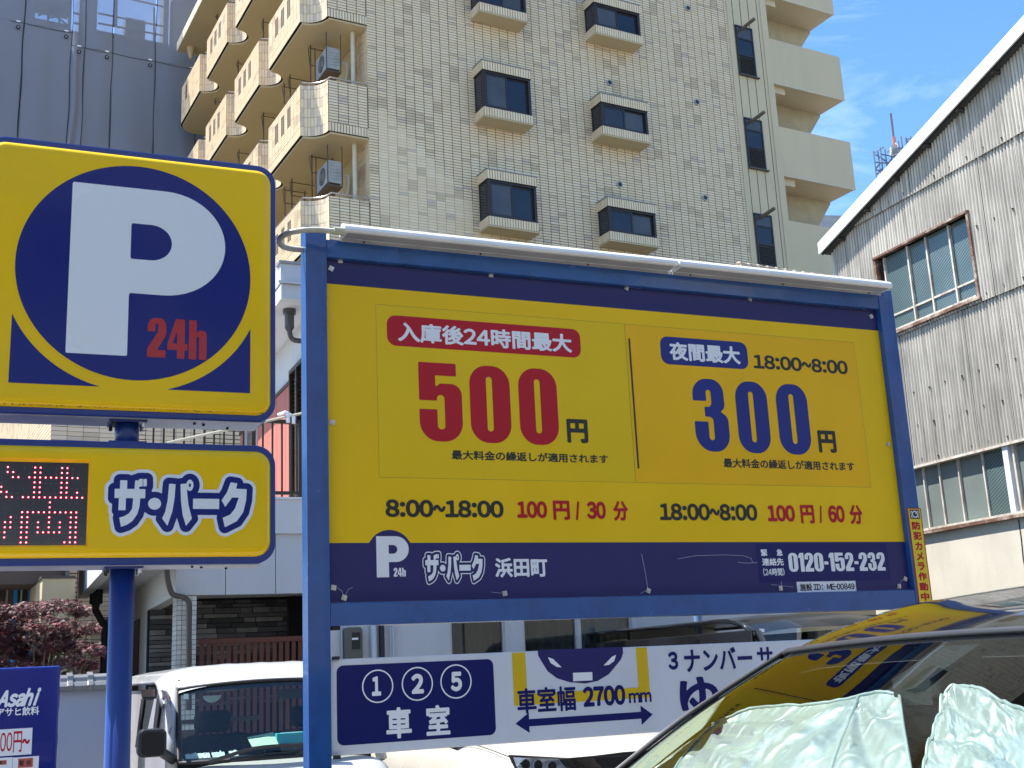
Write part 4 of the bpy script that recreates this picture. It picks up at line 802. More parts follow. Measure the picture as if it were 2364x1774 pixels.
rust = mat('rusty steel frame', (.14, .07, .045), .8, .1, .3, 8, bump=.3, bs=60, dirt=(.55, .50, .42), dscale=(4, 4, 4), damt=.9)
wframe = mat('flaking pale frame', (.50, .48, .42), .7, 0, .2, 8, dirt=(.25, .10, .04), dscale=(9, 9, 3), damt=.9)
# wired glass
wg = bpy.data.materials.new('wired glass'); wg.use_nodes = True; N = wg.node_tree.nodes; Lk = wg.node_tree.links; pb = N['Principled BSDF']; pb.inputs['Roughness'].default_value = .14; pb.inputs['Specular IOR Level'].default_value = .7
tcc = N.new('ShaderNodeTexCoord'); mp_ = N.new('ShaderNodeMapping'); mp_.inputs['Rotation'].default_value = (0, math.radians(32), 0); Lk.new(tcc.outputs['Object'], mp_.inputs['Vector']); wv = N.new('ShaderNodeTexWave'); wv.bands_direction = 'Z'; wv.inputs['Scale'].default_value = 7.2; wv.inputs['Distortion'].default_value = .25; Lk.new(mp_.outputs['Vector'], wv.inputs['Vector'])
nn_ = N.new('ShaderNodeTexNoise'); nn_.inputs['Scale'].default_value = 1.4; Lk.new(tcc.outputs['Object'], nn_.inputs['Vector']); ml = N.new('ShaderNodeMath'); ml.operation = 'MULTIPLY'; Lk.new(wv.outputs['Fac'], ml.inputs[0]); Lk.new(nn_.outputs['Fac'], ml.inputs[1])
rp = N.new('ShaderNodeValToRGB'); rp.color_ramp.elements[0].color = (.055, .085, .085, 1); rp.color_ramp.elements[1].color = (.14, .19, .20, 1); rp.color_ramp.elements[0].position = .1; rp.color_ramp.elements[1].position = .7; Lk.new(ml.outputs[0], rp.inputs['Fac']); Lk.new(rp.outputs['Color'], pb.inputs['Base Color'])
fg = mat('dusty grey glass', (.16, .19, .175), .2, 0, .2, 1, spec=.6)
# upper window
u0, u1, z0, z1 = WIN
mb = MB(); mb.box(u0 - .05, u1 + .05, -.075, .10, z1, z1 + .035); mb.box(u0 - .05, u0, -.06, .10, z0, z1); mb.box(u1, u1 + .045, -.06, .10, z0, z1); mb.box(u0 - .05, u1 + .08, -.09, .10, z0 - .05, z0); W1 = mb.put('window_frame', rust, wh)
flatbox('sill', wframe, W1, u0, u1, -.08, .02, z0 + .0005, z0 + .03)
mu = [FW.hit(*k_(960, 1280))[0], FW.hit(*k_(1160, 1150))[0], FW.hit(*k_(1415, 1040))[0]]; zh = FW.hit(*k_(1680, 1170))[1]
es = [u0 + .12] + mu + [u1]
for i in range(4):
    for za, zb_ in ((z0 + .03, zh), (zh + .03, z1)): flatbox('glass_pane', wg, W1, es[i] + .012, es[i + 1] - .012, .075 if i % 2 else .060, .081 if i % 2 else .066, za, zb_)
for u in mu + [u0 + .10]: flatbox('mullion', wframe, W1, u - .016, u + .016, .03, .085, z0 + .03, z1)
flatbox('glazing_bar', wframe, W1, u0 + .1, u1, .04, .0599, zh, zh + .03)
# lower window band
mb = MB(); mb.box(uWall, UEND, -.06, .10, lz1 - .04, lz1 - .002); mb.put('head_rail', wframe, wh); mb = MB(); mb.box(uWall, UEND, -.075, .10, lz0 - .0, lz0 + .05); mb.put('sill_rail', rust, wh); flatbox('sill', wframe, wh, uWall, UEND, -.06, .03, lz0 + .0505, lz0 + .085)
mm_ = [FW.hit(*k3_(1150, 1120))[0], FW.hit(*k3_(1390, 1045))[0], FW.hit(*k3_(1703, 965))[0]]; pu = FW.hit(*k3_(2030, 900))[0]; st = mm_[1] - mm_[0]
us = [mm_[0] - .36 * k for k in (3, 2, 1)] + mm_ + [pu - .03]
us = [u for u in us if u > uWall]
for i in range(len(us) - 1): flatbox('glass_pane', wg if i >= len(us) - 2 else fg, wh, us[i] + .012, us[i + 1] - .012, .06 if i % 2 else .075, .066 if i % 2 else .081, lz0 + .085, lz1 - .04)
for u in us[:-1]: flatbox('mullion', wframe, wh, u - .013, u + .013, .03, .085, lz0 + .085, lz1 - .04)
flatbox('pillar', mat('white flaking pillar', (.62, .64, .66), .6, 0, .08, 3), wh, pu - .03, pu + .07, -.03, .10, lz0 + .0855, lz1 - .041)
u = pu + .16; 
while u < UEND - .5: flatbox('glass_pane', fg, wh, u, u + .34, .06, .066, lz0 + .085, lz1 - .04); flatbox('mullion', wframe, wh, u + .34, u + .36, .03, .085, lz0 + .085, lz1 - .04); u += .36
flatbox('mullion', wframe, wh, pu + .12, pu + .155, .0, .085, lz0 + .085, lz1 - .04)
conc = mat('pale rendered wall', (.52, .49, .41), .85, 0, .1, 1.2, bump=.3, bs=50, dirt=(.33, .31, .26), dscale=(1.5, 1.5, .4), damt=.5)
flatbox('base_wall', conc, wh, uWall + .0, UEND, .0, .2, 0, lz0 - .001)
ucr = FW.hit(*k3_(2150, 1500))[0]; mb = MB(); mb.tube([(ucr + random.uniform(-.02, .02), -.002, z) for z in np.linspace(lz0 - .02, 1.2, 9)], .012, 4); mb.put('wall_crack', rubber, wh)
# ================================================================== white house with terrace behind the parking lot
FH = Fr(at(570, 1372, 12.5), 23.8)
ho = thing('white_house', 'white rendered house with roof terrace, brown slatted fence and slate wall inside its carport', 'house', FH)
wht = mat('white render', (.56, .57, .58), .8, 0, .06, .8, bump=.2, bs=60, dirt=(.40, .40, .39), dscale=(3, 3, .5), damt=.45)
wht2 = mat('pale grey panel', (.50, .52, .55), .7, 0, .05, .8, dirt=(.38, .39, .40), dscale=(3, 3, .5), damt=.35)
brown = mat('dark brown metal', (.045, .032, .024), .45, .3, .1, 6)
uc_, zfb = FH.hit(405, 1377); zfb = FH.hit(570, 1372)[1]; zft = FH.hit(660, 1233)[1]; zpt = FH.hit(660, 1155)[1]
bF = FH.hitu(343, 1405, uc_)[0]; bG = FH.hitu(316, 1425, uc_)[0]; UR = uc_ + 7.5
jo = [FH.hit(521, 1300)[0], FH.hit(636, 1300)[0]]; w_ = jo[1] - jo[0]; js = [uc_] + [j for j in [jo[0] + w_ * k for k in range(-1, 9)] if j > uc_ + .1] + [UR]
js = [j for j in js if j <= UR]
for a, b in zip(js[:-1], js[1:]): flatbox('fascia_panel', wht2, ho, a + .004, b - .004, 0, .14, zfb, zft - .002)
flatbox('fascia_core', mat('panel joint', (.22, .23, .24), .8), ho, uc_ + .01, UR, .02, .135, zfb + .01, zft - .004)
flatbox('side_fascia', wht, ho, uc_, uc_ + .14, .141, bG + 3, zfb, zft)
flatbox('terrace_parapet', wht, ho, uc_ - .02, UR, -.04, .12, zft, zpt); flatbox('parapet_cap', mat('pale cap', (.66, .67, .68), .5), ho, uc_ - .03, UR, -.06, .14, zpt + .0005, zpt + .025)
flatbox('terrace_floor', wht, ho, uc_ + .141, UR, .141, bG + 3, zfb + .12, zft - .02)
usl = FH.hit(455, 1400)[0]; u700 = FH.hit(700, 1400)[0]
# carport: slate wall, stone by stone
flatbox('stone_backing', mat('black mortar', (.012, .012, .012), .9), ho, uc_ + .01, UR, bF + .05, bF + .2, 0, zfb + .11)
slm = [mat('slate stone a', (.10, .10, .105), .75, 0, .25, 6, bump=.5, bs=25), mat('slate stone b', (.20, .195, .185), .75, 0, .25, 6, bump=.5, bs=25), mat('slate stone c', (.055, .057, .06), .75, 0, .25, 6, bump=.5, bs=25)]
z = zfb - 1.12; uE_ = FH.hit(662, 1430, bF)[0]
while z < zfb + .08:
    hgt = random.uniform(.04, .07); u = uc_ + .02
    while u < uE_:
        L0 = random.uniform(.12, .42); d = random.uniform(0, .045); mb = MB(); q = .004
        v = [(u + q, bF + .01 - d + random.uniform(-.008, .008), z + q), (u + L0 - q, bF + .01 - d + random.uniform(-.008, .008), z + q), (u + L0 - q, bF + .01 - d + random.uniform(-.008, .008), z + hgt - q), (u + q, bF + .01 - d + random.uniform(-.008, .008), z + hgt - q)]
        mb.add(v + [(a, bF + .049, c) for a, _, c in v], [(0, 1, 2, 3), (1, 0, 4, 5), (2, 1, 5, 6), (3, 2, 6, 7), (0, 3, 7, 4)]); link('stone', mb.mesh('stone'), ho, random.choice([slm[0], slm[2], slm[1], slm[2]])); u += L0
    z += hgt
flatbox('side_wall', wht, ho, uc_ + .0, uc_ + .14, bF + .201, bG + 3, 0, zfb)
# corner pillar in small white tiles
mos = [mat('white mosaic a', (.60, .60, .57), .35), mat('white mosaic b', (.52, .52, .50), .35)]
flatbox('corner_pillar', joint, ho, uc_ + .02, usl, .02, .32, 0, zfb)
sp = [(a, b, c, d, random.randint(0, 1)) for a, b, c, d, _ in tile_specs(uc_ + .02, usl, zfb - 1.3, zfb, .048, .048, .005)]; put_tiles(sp, lambda s, z, o: (s, .02 - o, z), ho, mos, .004)
sp = [(a, b, c, d, random.randint(0, 1)) for a, b, c, d, _ in tile_specs(.02, .32, zfb - 1.3, zfb, .048, .048, .005)]; put_tiles(sp, lambda s, z, o: (uc_ + .02 - o, s, z), ho, mos, .004)
gp = mat('dark grey drain pipe', (.055, .052, .052), .35, 0, .15, 8, dirt=(.14, .08, .05), dscale=(3, 3, 2), damt=.5)
pp = [(384, 1290), (386, 1330), (393, 1362), (402, 1374), (425, 1380), (434, 1388), (436, 1404), (436, 1470), (436, 1640)]
mb = MB(); mb.tube(smooth([(FH.hit(x, y, -.09)[0], -.09, FH.hit(x, y, -.09)[1]) for x, y in pp], 4), .028, 10); mb.put('drain_pipe', gp, ho, smooth=True)
# red brown slatted fence of the carport
rb = mat('red brown painted slat', (.13, .035, .022), .55, 0, .12, 5)
bz = .3; zt_, zb_ = FH.hit(560, 1473, bz)[1], FH.hit(560, 1600, bz)[1]; ua, ub_ = FH.hit(458, 1473, bz)[0], FH.hit(702, 1473, bz)[0]
flatbox('fence_rail', rb, ho, ua, ub_ + .3, bz - .02, bz + .03, zt_ - .05, zt_); pitch = FH.hit(560, 1500, bz)[0] - FH.hit(544.8, 1500, bz)[0]
u = ua + .02
while u < ub_ + .25: flatbox('fence_slat', rb, ho, u, u + pitch * .58, bz, bz + .02, zb_ - .4, zt_ - .0505); u += pitch
flatbox('inner_door', mat('black opening', (.008, .008, .008), .8), ho, uE_, uE_ + 1.2, bF - .1, bF, 0, zfb + .1)
# front wall to the right, seen under the board
u0 = FH.hit(756, 1460)[0]
def op(xa, xb, yy=1460): return FH.hit(xa, yy)[0], FH.hit(xb, yy)[0]
wins = [op(1040, 1167), op(1209, 1336), op(1340, 1462)]
cuts = [u0] + [c for w in wins[:2] for c in w] + [wins[2][1], UR]
for a, b in ((cuts[0], cuts[1]), (cuts[2], cuts[3]), (cuts[5], cuts[6])): flatbox('front_wall', wht, ho, a, b, .01, .14, 0, zfb - .0005)
for a, b in wins: flatbox('under_window_wall', wht, ho, a, b, .012, .138, 0, .9)
flatbox('front_wall', wht, ho, wins[1][1], wins[2][0], .011, .138, .9, zfb - .001)
cur = mat('grey curtain', (.13, .135, .13), .8, 0, .1, 3)
for i, (a, b) in enumerate(wins):
    mb = MB(); fw = .025; mb.box(a, b, .03, .09, zfb - .16, zfb - .001); mb.box(a, a + fw, .03, .09, .9, zfb - .16); mb.box(b - fw, b, .03, .09, .9, zfb - .16); wf = mb.put('window_frame', mat('light alu frame', (.5, .5, .5), .4, .4), ho)
    mb = MB(); mb.grid(lambda s, t: (a + s * (b - a), .125 + .018 * math.sin(s * 46 + math.sin(s * 13)), .9 + t * (zfb - .9)), 90, 1); link('curtain', mb.mesh(), wf, cur if i < 2 else mat('pale blue blind', (.32, .40, .42), .7), smooth=True)
    flatbox('glass', MATS.get('house glass') or glassmat('house glass', (.62, .66, .66), .02), wf, a + fw, b - fw, .06, .064, .9, zfb - .16)
for xa, xb, r_ in ((806, 806, 0), ): pass
def pipe(x, y0, y1, r, m, nm='wall_pipe', b=-.03): u = FH.hit(x, 1460, b)[0]; mb = MB(); mb.tube([(u, b, zfb + .0), (u, b, .6)], r, 8); mb.put(nm, m, ho, smooth=True)
pipe(881, 0, 0, .030, rubber); pipe(901, 0, 0, .008, wht2); pipe(907, 0, 0, .010, wht2); pipe(789, 0, 0, .008, wht2); pipe(862, 0, 0, .035, wht)
umx_, zm_ = FH.hit(797, 1522, -.1); ux_, zx_ = FH.hit(837, 1448, -.1)
mb = MB(); mb.prism(rrect(umx_, ux_, zm_ - .03, zx_, .035), -.1, .0); me_ = mb.put('meter_box', mat('grey green plastic', (.10, .105, .09), .45), ho, bevel=.006)
ua_, za_ = FH.hit(813, 1500, -.105); ub2, zb2 = FH.hit(832, 1460, -.105); flatbox('meter_window', rubber, me_, ua_, ub2, -.104, -.101, za_, zb2); flatbox('meter_dial', white_film, me_, ua_ + .0, ub2 - .025, -.108, -.1045, zb2 - .075, zb2 - .055)
mb = MB(); u, _ = FH.hit(1611, 1425, -1.2); mb.tube([(u, -1.2, 0), (u, -1.2, 2.2)], .05, 14); 
bp = thing('blue_post', 'slim pale blue steel post standing behind the black van', 'post', FH, u, -1.2); mb = MB(); mb.tube([(0, 0, 0), (0, 0, 2.12)], .045, 14); mb.put('pole', mat('pale blue steel', (.16, .26, .42), .4), bp); flatbox('base', steel, bp, -.12, .12, -.12, .12, 0, .012)
# terrace railing
br_ = .04; zr1 = FH.hit(650, 970, br_)[1]; zr0 = FH.hit(670, 1139, br_)[1]; ur0 = FH.hit(338, 1010, br_)[0]; ur1 = UR - .5
flatbox('handrail', brown, ho, ur0, ur1, br_ - .02, br_ + .03, zr1 - .04, zr1); flatbox('bottom_rail', brown, ho, uc_, ur1, br_ - .015, br_ + .02, zr0 - .018, zr0 + .018); pch = (FH.hit(607, 1005, br_)[0] - FH.hit(471.5, 1000, br_)[0]) / 6
u = FH.hit(607, 1010, br_)[0]; k0 = int((u - ur0) / pch)
for k in range(-k0, 22): flatbox('baluster', brown, ho, u + k * pch - .009, u + k * pch + .009, br_ - .006, br_ + .012, zpt + .03 if u + k * pch > uc_ else zpt, zr1 - .0405)
for x in (607 - 22, 693): uu = FH.hit(x, 1050, br_)[0]; flatbox('rail_post', brown, ho, uu - .02, uu + .02, br_ - .021, br_ + .031, zpt + .026, zr1 - .0405)
# upper storey: wall seen edge-on, sunlit, red brown below, white above
uw = FH.hit(703, 1100, 1.0)[0]; bN = .9; bE = FH.hitu(556, 1030, uw)[0]
zsf = FH.hitu(690, 734, uw)[1]; zrd = FH.hitu(655, 900, uw)[1]
redp = mat('salmon red siding', (.46, .145, .11), .7, 0, .05, 1.5)
flatbox('upper_wall', wht, ho, uw, UR, bN, bE, zrd, zsf); n_ = 0; b = bN
while b < bE - .05: flatbox('siding_panel', redp, ho, uw - .01, uw + .1, b + .006, min(b + .52, bE) - .006, zft, zrd - .001); b += .52
flatbox('siding_core', mat('siding joint', (.10, .03, .025), .8), ho, uw, UR, bN, bE - .01, zft, zrd - .0015); flatbox('siding_trim', brown, ho, uw - .03, uw - .0005, bN, bE, zrd - .02, zrd + .02)
bl0, bl1 = bN - .1, FH.hitu(672, 1000, uw - .05)[0]; zl1 = FH.hitu(686, 850, uw - .05)[1]
mb = MB(); mb.box(uw - .07, uw - .011, bl1, bl1 + .04, zft + .05, zl1); mb.box(uw - .07, uw - .011, (bl0 + bl1) / 2 - .02, (bl0 + bl1) / 2 + .02, zft + .05, zl1); mb.box(uw - .07, uw - .011, bl0, bl1 + .04, zl1 + .0005, zl1 + .05); lv = mb.put('louvre_shutter', brown, ho)
zq = zft + .08
while zq < zl1: mb = MB(); mb.add([(uw - .06, bl0, zq), (uw - .06, bl1, zq), (uw - .02, bl1, zq + .03), (uw - .02, bl0, zq + .03)], [(0, 1, 2, 3)]); mb.put('louvre', brown, lv); zq += .052
flatbox('shutter_back', mat('pale shutter back', (.55, .38, .33), .7), lv, uw - .0105, uw - .0102, bl0, bl1, zft + .05, zl1)
for xx in (572, 596): bb = FH.hitu(xx, 1010, uw)[0]; flatbox('door_frame', wht2, ho, uw - .05, uw - .011, bb - .03, bb + .03, zft, zft + 2.0)
ba, bb = FH.hitu(594, 1010, uw)[0], FH.hitu(574, 1010, uw)[0]; flatbox('door_glass', pane2, ho, uw - .02, uw - .0105, min(ba, bb), max(ba, bb), zft + .05, zft + 1.95)
ulb, zu1 = FH.hit(648, 608, .2); zu0 = FH.hit(648, 688, .2)[1]; zum = FH.hit(648, 651, .2)[1]
flatbox('roof_parapet', wht2, ho, ulb, UR, .2, .34, zum, zu1); flatbox('roof_parapet_side', wht, ho, ulb, ulb + .14, .3405, bE + 1, zum, zu1); flatbox('parapet_flashing', mat('grey flashing', (.3, .3, .3), .5), ho, ulb - .02, UR, .18, .36, zu1 + .0005, zu1 + .03); flatbox('parapet_line', wht2, ho, ulb - .03, UR, .17, .1995, zum - .015, zum + .01)
flatbox('roof_slab_edge', wht2, ho, ulb + .01, UR, .215, .34, zu0, zum - .0155); flatbox('soffit', wht, ho, ulb + .01, UR, .3405, bE + 1, zu0 + .0, zum - .016)
flatbox('wall_under_soffit', wht, ho, uw + .01, UR, bN + .01, bE - .01, zsf + .0005, zu0 + .0)
ud, zd = FH.hit(668, 700, .6); mb = MB(); mb.tube([(ud, .6, zu0 - .001), (ud, .6, zu0 - .06), (ud, .6, zu0 - .065), (ud, .6, zu0 - .22), (ud, .6, zu0 - .26)], .07, 12, rf=lambda i: (.075, .075, .055, .055, .03)[i]); mb.put('rain_head', gp, ho)
mb = MB(); mb.tube(smooth([(ud, .6, zu0 - .25), (ud + .02, .6, zu0 - .33), (ud + .1, .62, zu0 - .36), (ud + .5, .65, zu0 - .34)], 5), .03, 8); mb.put('drain_pipe', gp, ho, smooth=True)
# side balcony with sunlit edge
bs = 4.2; us_, zs_ = FH.hit(179, 1383, bs); flatbox('side_balcony', wht, ho, us_, us_ + .12, -1.0, bs, zs_, zs_ + .75); flatbox('balcony_soffit', wht2, ho, us_ + .121, uc_ + .0, -.99, bs - .01, zs_ + .05, zs_ + .2)
mb = MB(); ug, zg = FH.hit(222, 1380, 3.4); mb.tube([(ug, 3.4, zs_ + .05), (ug, 3.4, zs_ - .12), (ug, 3.4, zs_ - .13), (ug, 3.4, zs_ - .2), (ug + .12, 3.4, zs_ - .42), (ug + .12, 3.4, 0)], .05, 10, rf=lambda i: (.08, .08, .05, .045, .045, .045)[i]); mb.put('rain_head', rubber, ho)
bw_ = FH.hitu(322, 1480, uc_)[0]; ww = FH.hitu(313, 1480, uc_)[0]; zw1 = FH.hitu(317, 1432, uc_)[1]; flatbox('side_window', rubber, ho, uc_ - .012, uc_ - .001, min(bw_, ww), max(bw_, ww) + .6, 1.0, zw1)
ulv0, ulv1 = FH.hit(233, 1500, 4.6)[0], FH.hit(247, 1500, 4.6)[0]; ubk = FH.hit(262, 1500, 4.6)[0]; zlv = FH.hit(240, 1425, 4.6)[1]
lv2 = flatbox('shutter_gap_board', rubber, ho, ulv0, ubk, 4.62, 4.7, 0, zlv); zq = .9  # black board backs the louvres and stands in for the dark gap beside them
while zq < zlv - .03: mb = MB(); mb.add([(ulv0, 4.56, zq), (ulv1, 4.56, zq), (ulv1, 4.61, zq + .03), (ulv0, 4.61, zq + .03)], [(0, 1, 2, 3)]); mb.put('louvre', brown, lv2); zq += .05
flatbox('rear_wall', wht, ho, uc_ + .0, UR, bE + 3, bE + 3.1, 0, zsf)
# laundry pole on the terrace railing
pa_, pb_ = FH.hit(386, 1023, -.05), FH.hit(760, 941, -.05)
lp = thing('laundry_pole', 'long pale laundry pole slung across the brown terrace railing', 'laundry pole', FH, pa_[0], -.05, None, pa_[1]); mb = MB(); mb.tube([(0, 0, 0), (pb_[0] - pa_[0], 0, pb_[1] - pa_[1])], .014, 8); mb.put('pole', mat('pale bamboo plastic', (.55, .50, .40), .4), lp)
uu, zz_ = FH.hit(665, 963, -.05); mb = MB(); mb.tube([(uu - pa_[0] - .09, .06, zz_ - pa_[1] + .03), (uu - pa_[0] - .03, .0, zz_ - pa_[1] + .05), (uu - pa_[0] + .03, 0, zz_ - pa_[1] + .02)], .02, 8); mb.tube([(uu - pa_[0], .0, zz_ - pa_[1] + .05), (uu - pa_[0], .0, zz_ - pa_[1] - .06)], .022, 8); mb.tube([(uu - pa_[0] + .06, .0, zz_ - pa_[1] + .01), (uu - pa_[0] + .06, .0, zz_ - pa_[1] - .07)], .02, 8); mb.put('clamp', white_film, lp, kind=None)

# ================================================================== lower tiled building between the signs
FT = Fr(at(118, 985, 19.5), 28.9)
tb_ = thing('tiled_building', 'lower cream tiled building glimpsed between the two P signs', 'building', FT)
zt_ = FT.hit(200, 640)[1]; flatbox('wall_core', joint, tb_, .01, 6.3, .01, 9, 0, zt_)
za = FT.hit(200, 1600)[1]; cs = tile_specs(0, 6.3, za, zt_, .242, .0718); see = []
for i, t in enumerate(cs):
    x, y = proj(FT.w((t[0] + t[1]) / 2, 0, (t[2] + t[3]) / 2))
    if t[1] - t[0] > .2 and ((118 < x < 262 or 320 < x < 460) and 980 < y < 1030 or 190 < x < 235 and 1320 < y < 1560): see.append(i)
see = set(see[:280])
put_tiles([t for i, t in enumerate(cs) if i not in see], lambda s, z, o: (s, .01 - o, z), tb_)
for i in see: t = cs[i]; link('tile', um[t[4]], tb_, loc=((t[0] + t[1]) / 2, .01, (t[2] + t[3]) / 2))
put_tiles(tile_specs(0.012, 9, za, zt_, .242, .0718), lambda s, z, o: (.01 - o, s, z), tb_)

# ================================================================== beige neighbour with blue blinds
FN = Fr(at(98, 1345, 14.5), 27)
nb = thing('beige_house', 'beige house front with parapet and bright blue blinds behind the maple', 'house', FN)
zt_ = FN.hit(120, 1336)[1]; bfar = FN.hitu(18, 1397, 0)[0]; ur_ = FN.hit(174, 1345)[0]
bei = mat('sandy render', (.50, .42, .28), .85, 0, .08, 2, bump=.4, bs=60)
flatbox('parapet', bei, nb, 0, ur_, 0, .12, zt_ - .75, zt_); flatbox('parapet_side', bei, nb, 0, .12, .1205, bfar + 1.5, zt_ - .75, zt_); flatbox('cap', mat('dark cap strip', (.06, .05, .045), .6), nb, -.015, ur_, -.015, .13, zt_ + .0005, zt_ + .03); flatbox('cap', MATS['dark cap strip'], nb, -.015, .13, .1305, bfar + 1.5, zt_ + .0005, zt_ + .03)
flatbox('house_wall', bei, nb, .121, ur_, .121, 6, 0, zt_ - .05); flatbox('window_box', pane, nb, .3, ur_, .6, .7, zt_ + .06, zt_ + .9); flatbox('roof_block', mat('brown fascia', (.10, .07, .055), .7), nb, -3, ur_, .71, 5, zt_ + .0, zt_ + 1.6)
for xa, xb, m in ((-12, 0, 'dark brown metal'), (2, 12, 'dark brown metal'), (14, 20, 'grey flashing'), (21, 31, 'brown fascia'), (32, 42, 'sky'), (44, 47, 'dark brown metal'), (48, 52, 'sky2'), (53, 63, 'dark brown metal'), (65, 81, 'sky'), (83, 88, 'sky'), (89, 97, 'dark brown metal')):
    a, b = FN.hit(xa, 1350, 1.6)[0], FN.hit(xb, 1350, 1.6)[0]; mm_x = mat('sky blue blind', (.03, .28, .62), .5) if m == 'sky' else mat('pale blue blind strip', (.35, .45, .5), .5) if m == 'sky2' else MATS[m]
    flatbox('blind_strip' if 'sky' in m else 'mullion', mm_x, nb, a, b, 1.6 - random.uniform(0, .04), 1.66, zt_ - 1.2, zt_ + 1.2)
flatbox('room_behind', bkm, nb, FN.hit(-40, 1350, 1.7)[0], .0, 1.7, 1.8, 0, zt_ + 1.5)

# ================================================================== garden wall, drinks machine, maple
FG = Fr(at(195, 1575, 9.0), 23.8)
gw = thing('garden_wall', 'low pale rendered garden wall capped with grey glazed tiles', 'wall', FG)
zt_ = FG.hit(195, 1582)[1]; ug0, ug1 = FG.hit(-120, 1600)[0], FG.hit(285, 1600)[0]
flatbox('wall_body', mat('pale blue render', (.44, .47, .52), .85, 0, .06, 1.5, bump=.2, bs=50), gw, ug0, ug1, 0, .14, 0, zt_); flatbox('concrete_curb', mat('pitted concrete', (.30, .27, .21), .9, 0, .2, 20, bump=.5, bs=90), gw, ug0, FG.hit(246, 1560, .2)[0], .2, .35, 0, FG.hit(195, 1560, .2)[1])
cop = mat('grey glazed coping tile', (.20, .205, .21), .28, .35, .12, 6)
js_ = [FG.hit(x, 1575)[0] for x in (162, 209, 252)]; stp = js_[1] - js_[0]; x = js_[0] - 7 * stp
while x + stp < ug1 + .12:
    mb = MB(); pr = [(-.05, zt_ - .035), (-.055, zt_ - .005), (-.03, zt_ + .02), (-.01, zt_ + .025), (.0, zt_ + .055), (.07, zt_ + .075), (.14, zt_ + .055), (.15, zt_ + .025), (.19, zt_ - .0), (.19, zt_ - .035)]; mb.prism(pr, x + .004, x + stp - .004, axis='x'); c_ = mb.put('coping_tile', cop, gw, bevel=.004)
    mb = MB(); mb.prism([(a * 1.12 - .008, (b - zt_) * 1.15 + zt_ + .004) for a, b in pr], x - .022, x + .018, axis='x'); mb.put('coping_collar', cop, gw, bevel=.004); x += stp
FV = Fr(at(70, 1540, 7.5), 23.5)
vm = thing('vending_machine', 'blue drinks vending machine with white Asahi lettering and price stickers', 'vending machine', FV)
vb = mat('glossy vending blue', (.005, .015, .20), .16, 0, .05, 2, bump=.35, bs=2.4, coat=.5)
zt_ = 1.795; mb = MB(); mb.box(-.62, .1655, 0, .72, .08, zt_); mb.put('cabinet', vb, vm, bevel=.012); flatbox('plinth', rubber, vm, -.60, .15, .03, .7, 0, .079)
v_ = lambda x, y: (x / 6.9125, 1534 + y / 6.9125)
def VL(body, p0, p1, m, b=-.0016, bold=.03, cell=.03, shear=0, polys=None, par=None):
    P = polys or text_polys(body)
    if shear: P = [[(a + shear * c, c) for a, c in p] for p in P]
    me, box = field_mesh(P, bold, cell, 'lettering'); (u0, z1), (u1, z0) = FV.hit(*p0, b), FV.hit(*p1, b); refit(me, box, u0, u1, z0, z1, b); return link('lettering', me, par or vm, m)
VL('Asahi', v_(-45, 402), v_(645, 660), white_film, bold=.05, shear=.45); VL('アサヒ飲料', v_(-45, 700), v_(622, 805), white_film, bold=.025)
def VP(nm, p0, p1, m, b=-.0014, par=None): (u0, z1), (u1, z0) = FV.hit(*p0, b), FV.hit(*p1, b); return plate(nm, FV, [(u0, z0), (u1, z0), (u1, z1), (u0, z1)], b, m, par or vm, .001)
pl_ = VP('price_label', v_(-300, 1060), v_(500, 1435), white_film); VL('00円', v_(12, 1085), v_(342, 1400), red_film, -.002, .01, .02, par=pl_); VL('~', v_(352, 1190), v_(475, 1270), red_film, -.002, .05, .02, par=pl_)
pl_ = VP('notice_label', v_(205, 1490), v_(607, 1800), white_film); q_ = VP('red_patch', v_(292, 1508), v_(522, 1640), mat('brick red print', (.50, .09, .07), .5), -.002, pl_); VL('警', v_(302, 1535), v_(382, 1620), black_film, -.0026, .02, .03, par=pl_); VL('告', v_(420, 1530), v_(502, 1612), black_film, -.0026, .02, .03, par=pl_)
pl_ = VP('notice_label', v_(-300, 1515), v_(185, 1800), white_film); VP('red_patch', v_(-60, 1540), v_(103, 1600), MATS['brick red print'], -.002, pl_); VL('様へ', v_(-20, 1545), v_(95, 1595), black_film, -.0026, .03, .04, par=pl_)
# maple
FM = Fr(at(95, 1470, 10.2), 20)
mp_t = thing('maple_tree', 'purple red Japanese maple with layered foliage behind the garden wall', 'tree', FM)
bark = mat('maple bark', (.12, .09, .07), .85, 0, .2, 9, bump=.5, bs=30)
mb = MB(); mb.tube([(.05, .1, 0), (.0, .05, .7), (.08, .0, 1.3), (.02, 0, 1.7)], .06, 9, rf=lambda i: (.075, .06, .045, .03)[i]); mb.put('trunk', bark, mp_t, smooth=True)
clumps = []
for (x, y, w, h) in ((20, 1440, 60, 26), (75, 1408, 55, 20), (135, 1398, 62, 16), (185, 1412, 28, 13), (110, 1440, 50, 18), (60, 1465, 60, 22), (150, 1440, 34, 14), (205, 1452, 28, 14), (-20, 1410, 50, 26), (15, 1500, 55, 26), (75, 1505, 50, 20), (130, 1488, 48, 18), (180, 1492, 40, 16), (215, 1498, 28, 12), (100, 1535, 46, 14), (205, 1535, 26, 14), (165, 1525, 34, 14), (40, 1540, 55, 16), (-30, 1480, 55, 30), (-30, 1540, 50, 22), (150, 1465, 40, 12), (228, 1508, 16, 7)):
    b = random.uniform(-.28, .3); u, z_ = FM.hit(x, y, b); u2 = FM.hit(x + w, y, b)[0]; z2 = FM.hit(x, y - h, b)[1]; clumps.append((u, b, z_, u2 - u, z2 - z_))
mb = MB()
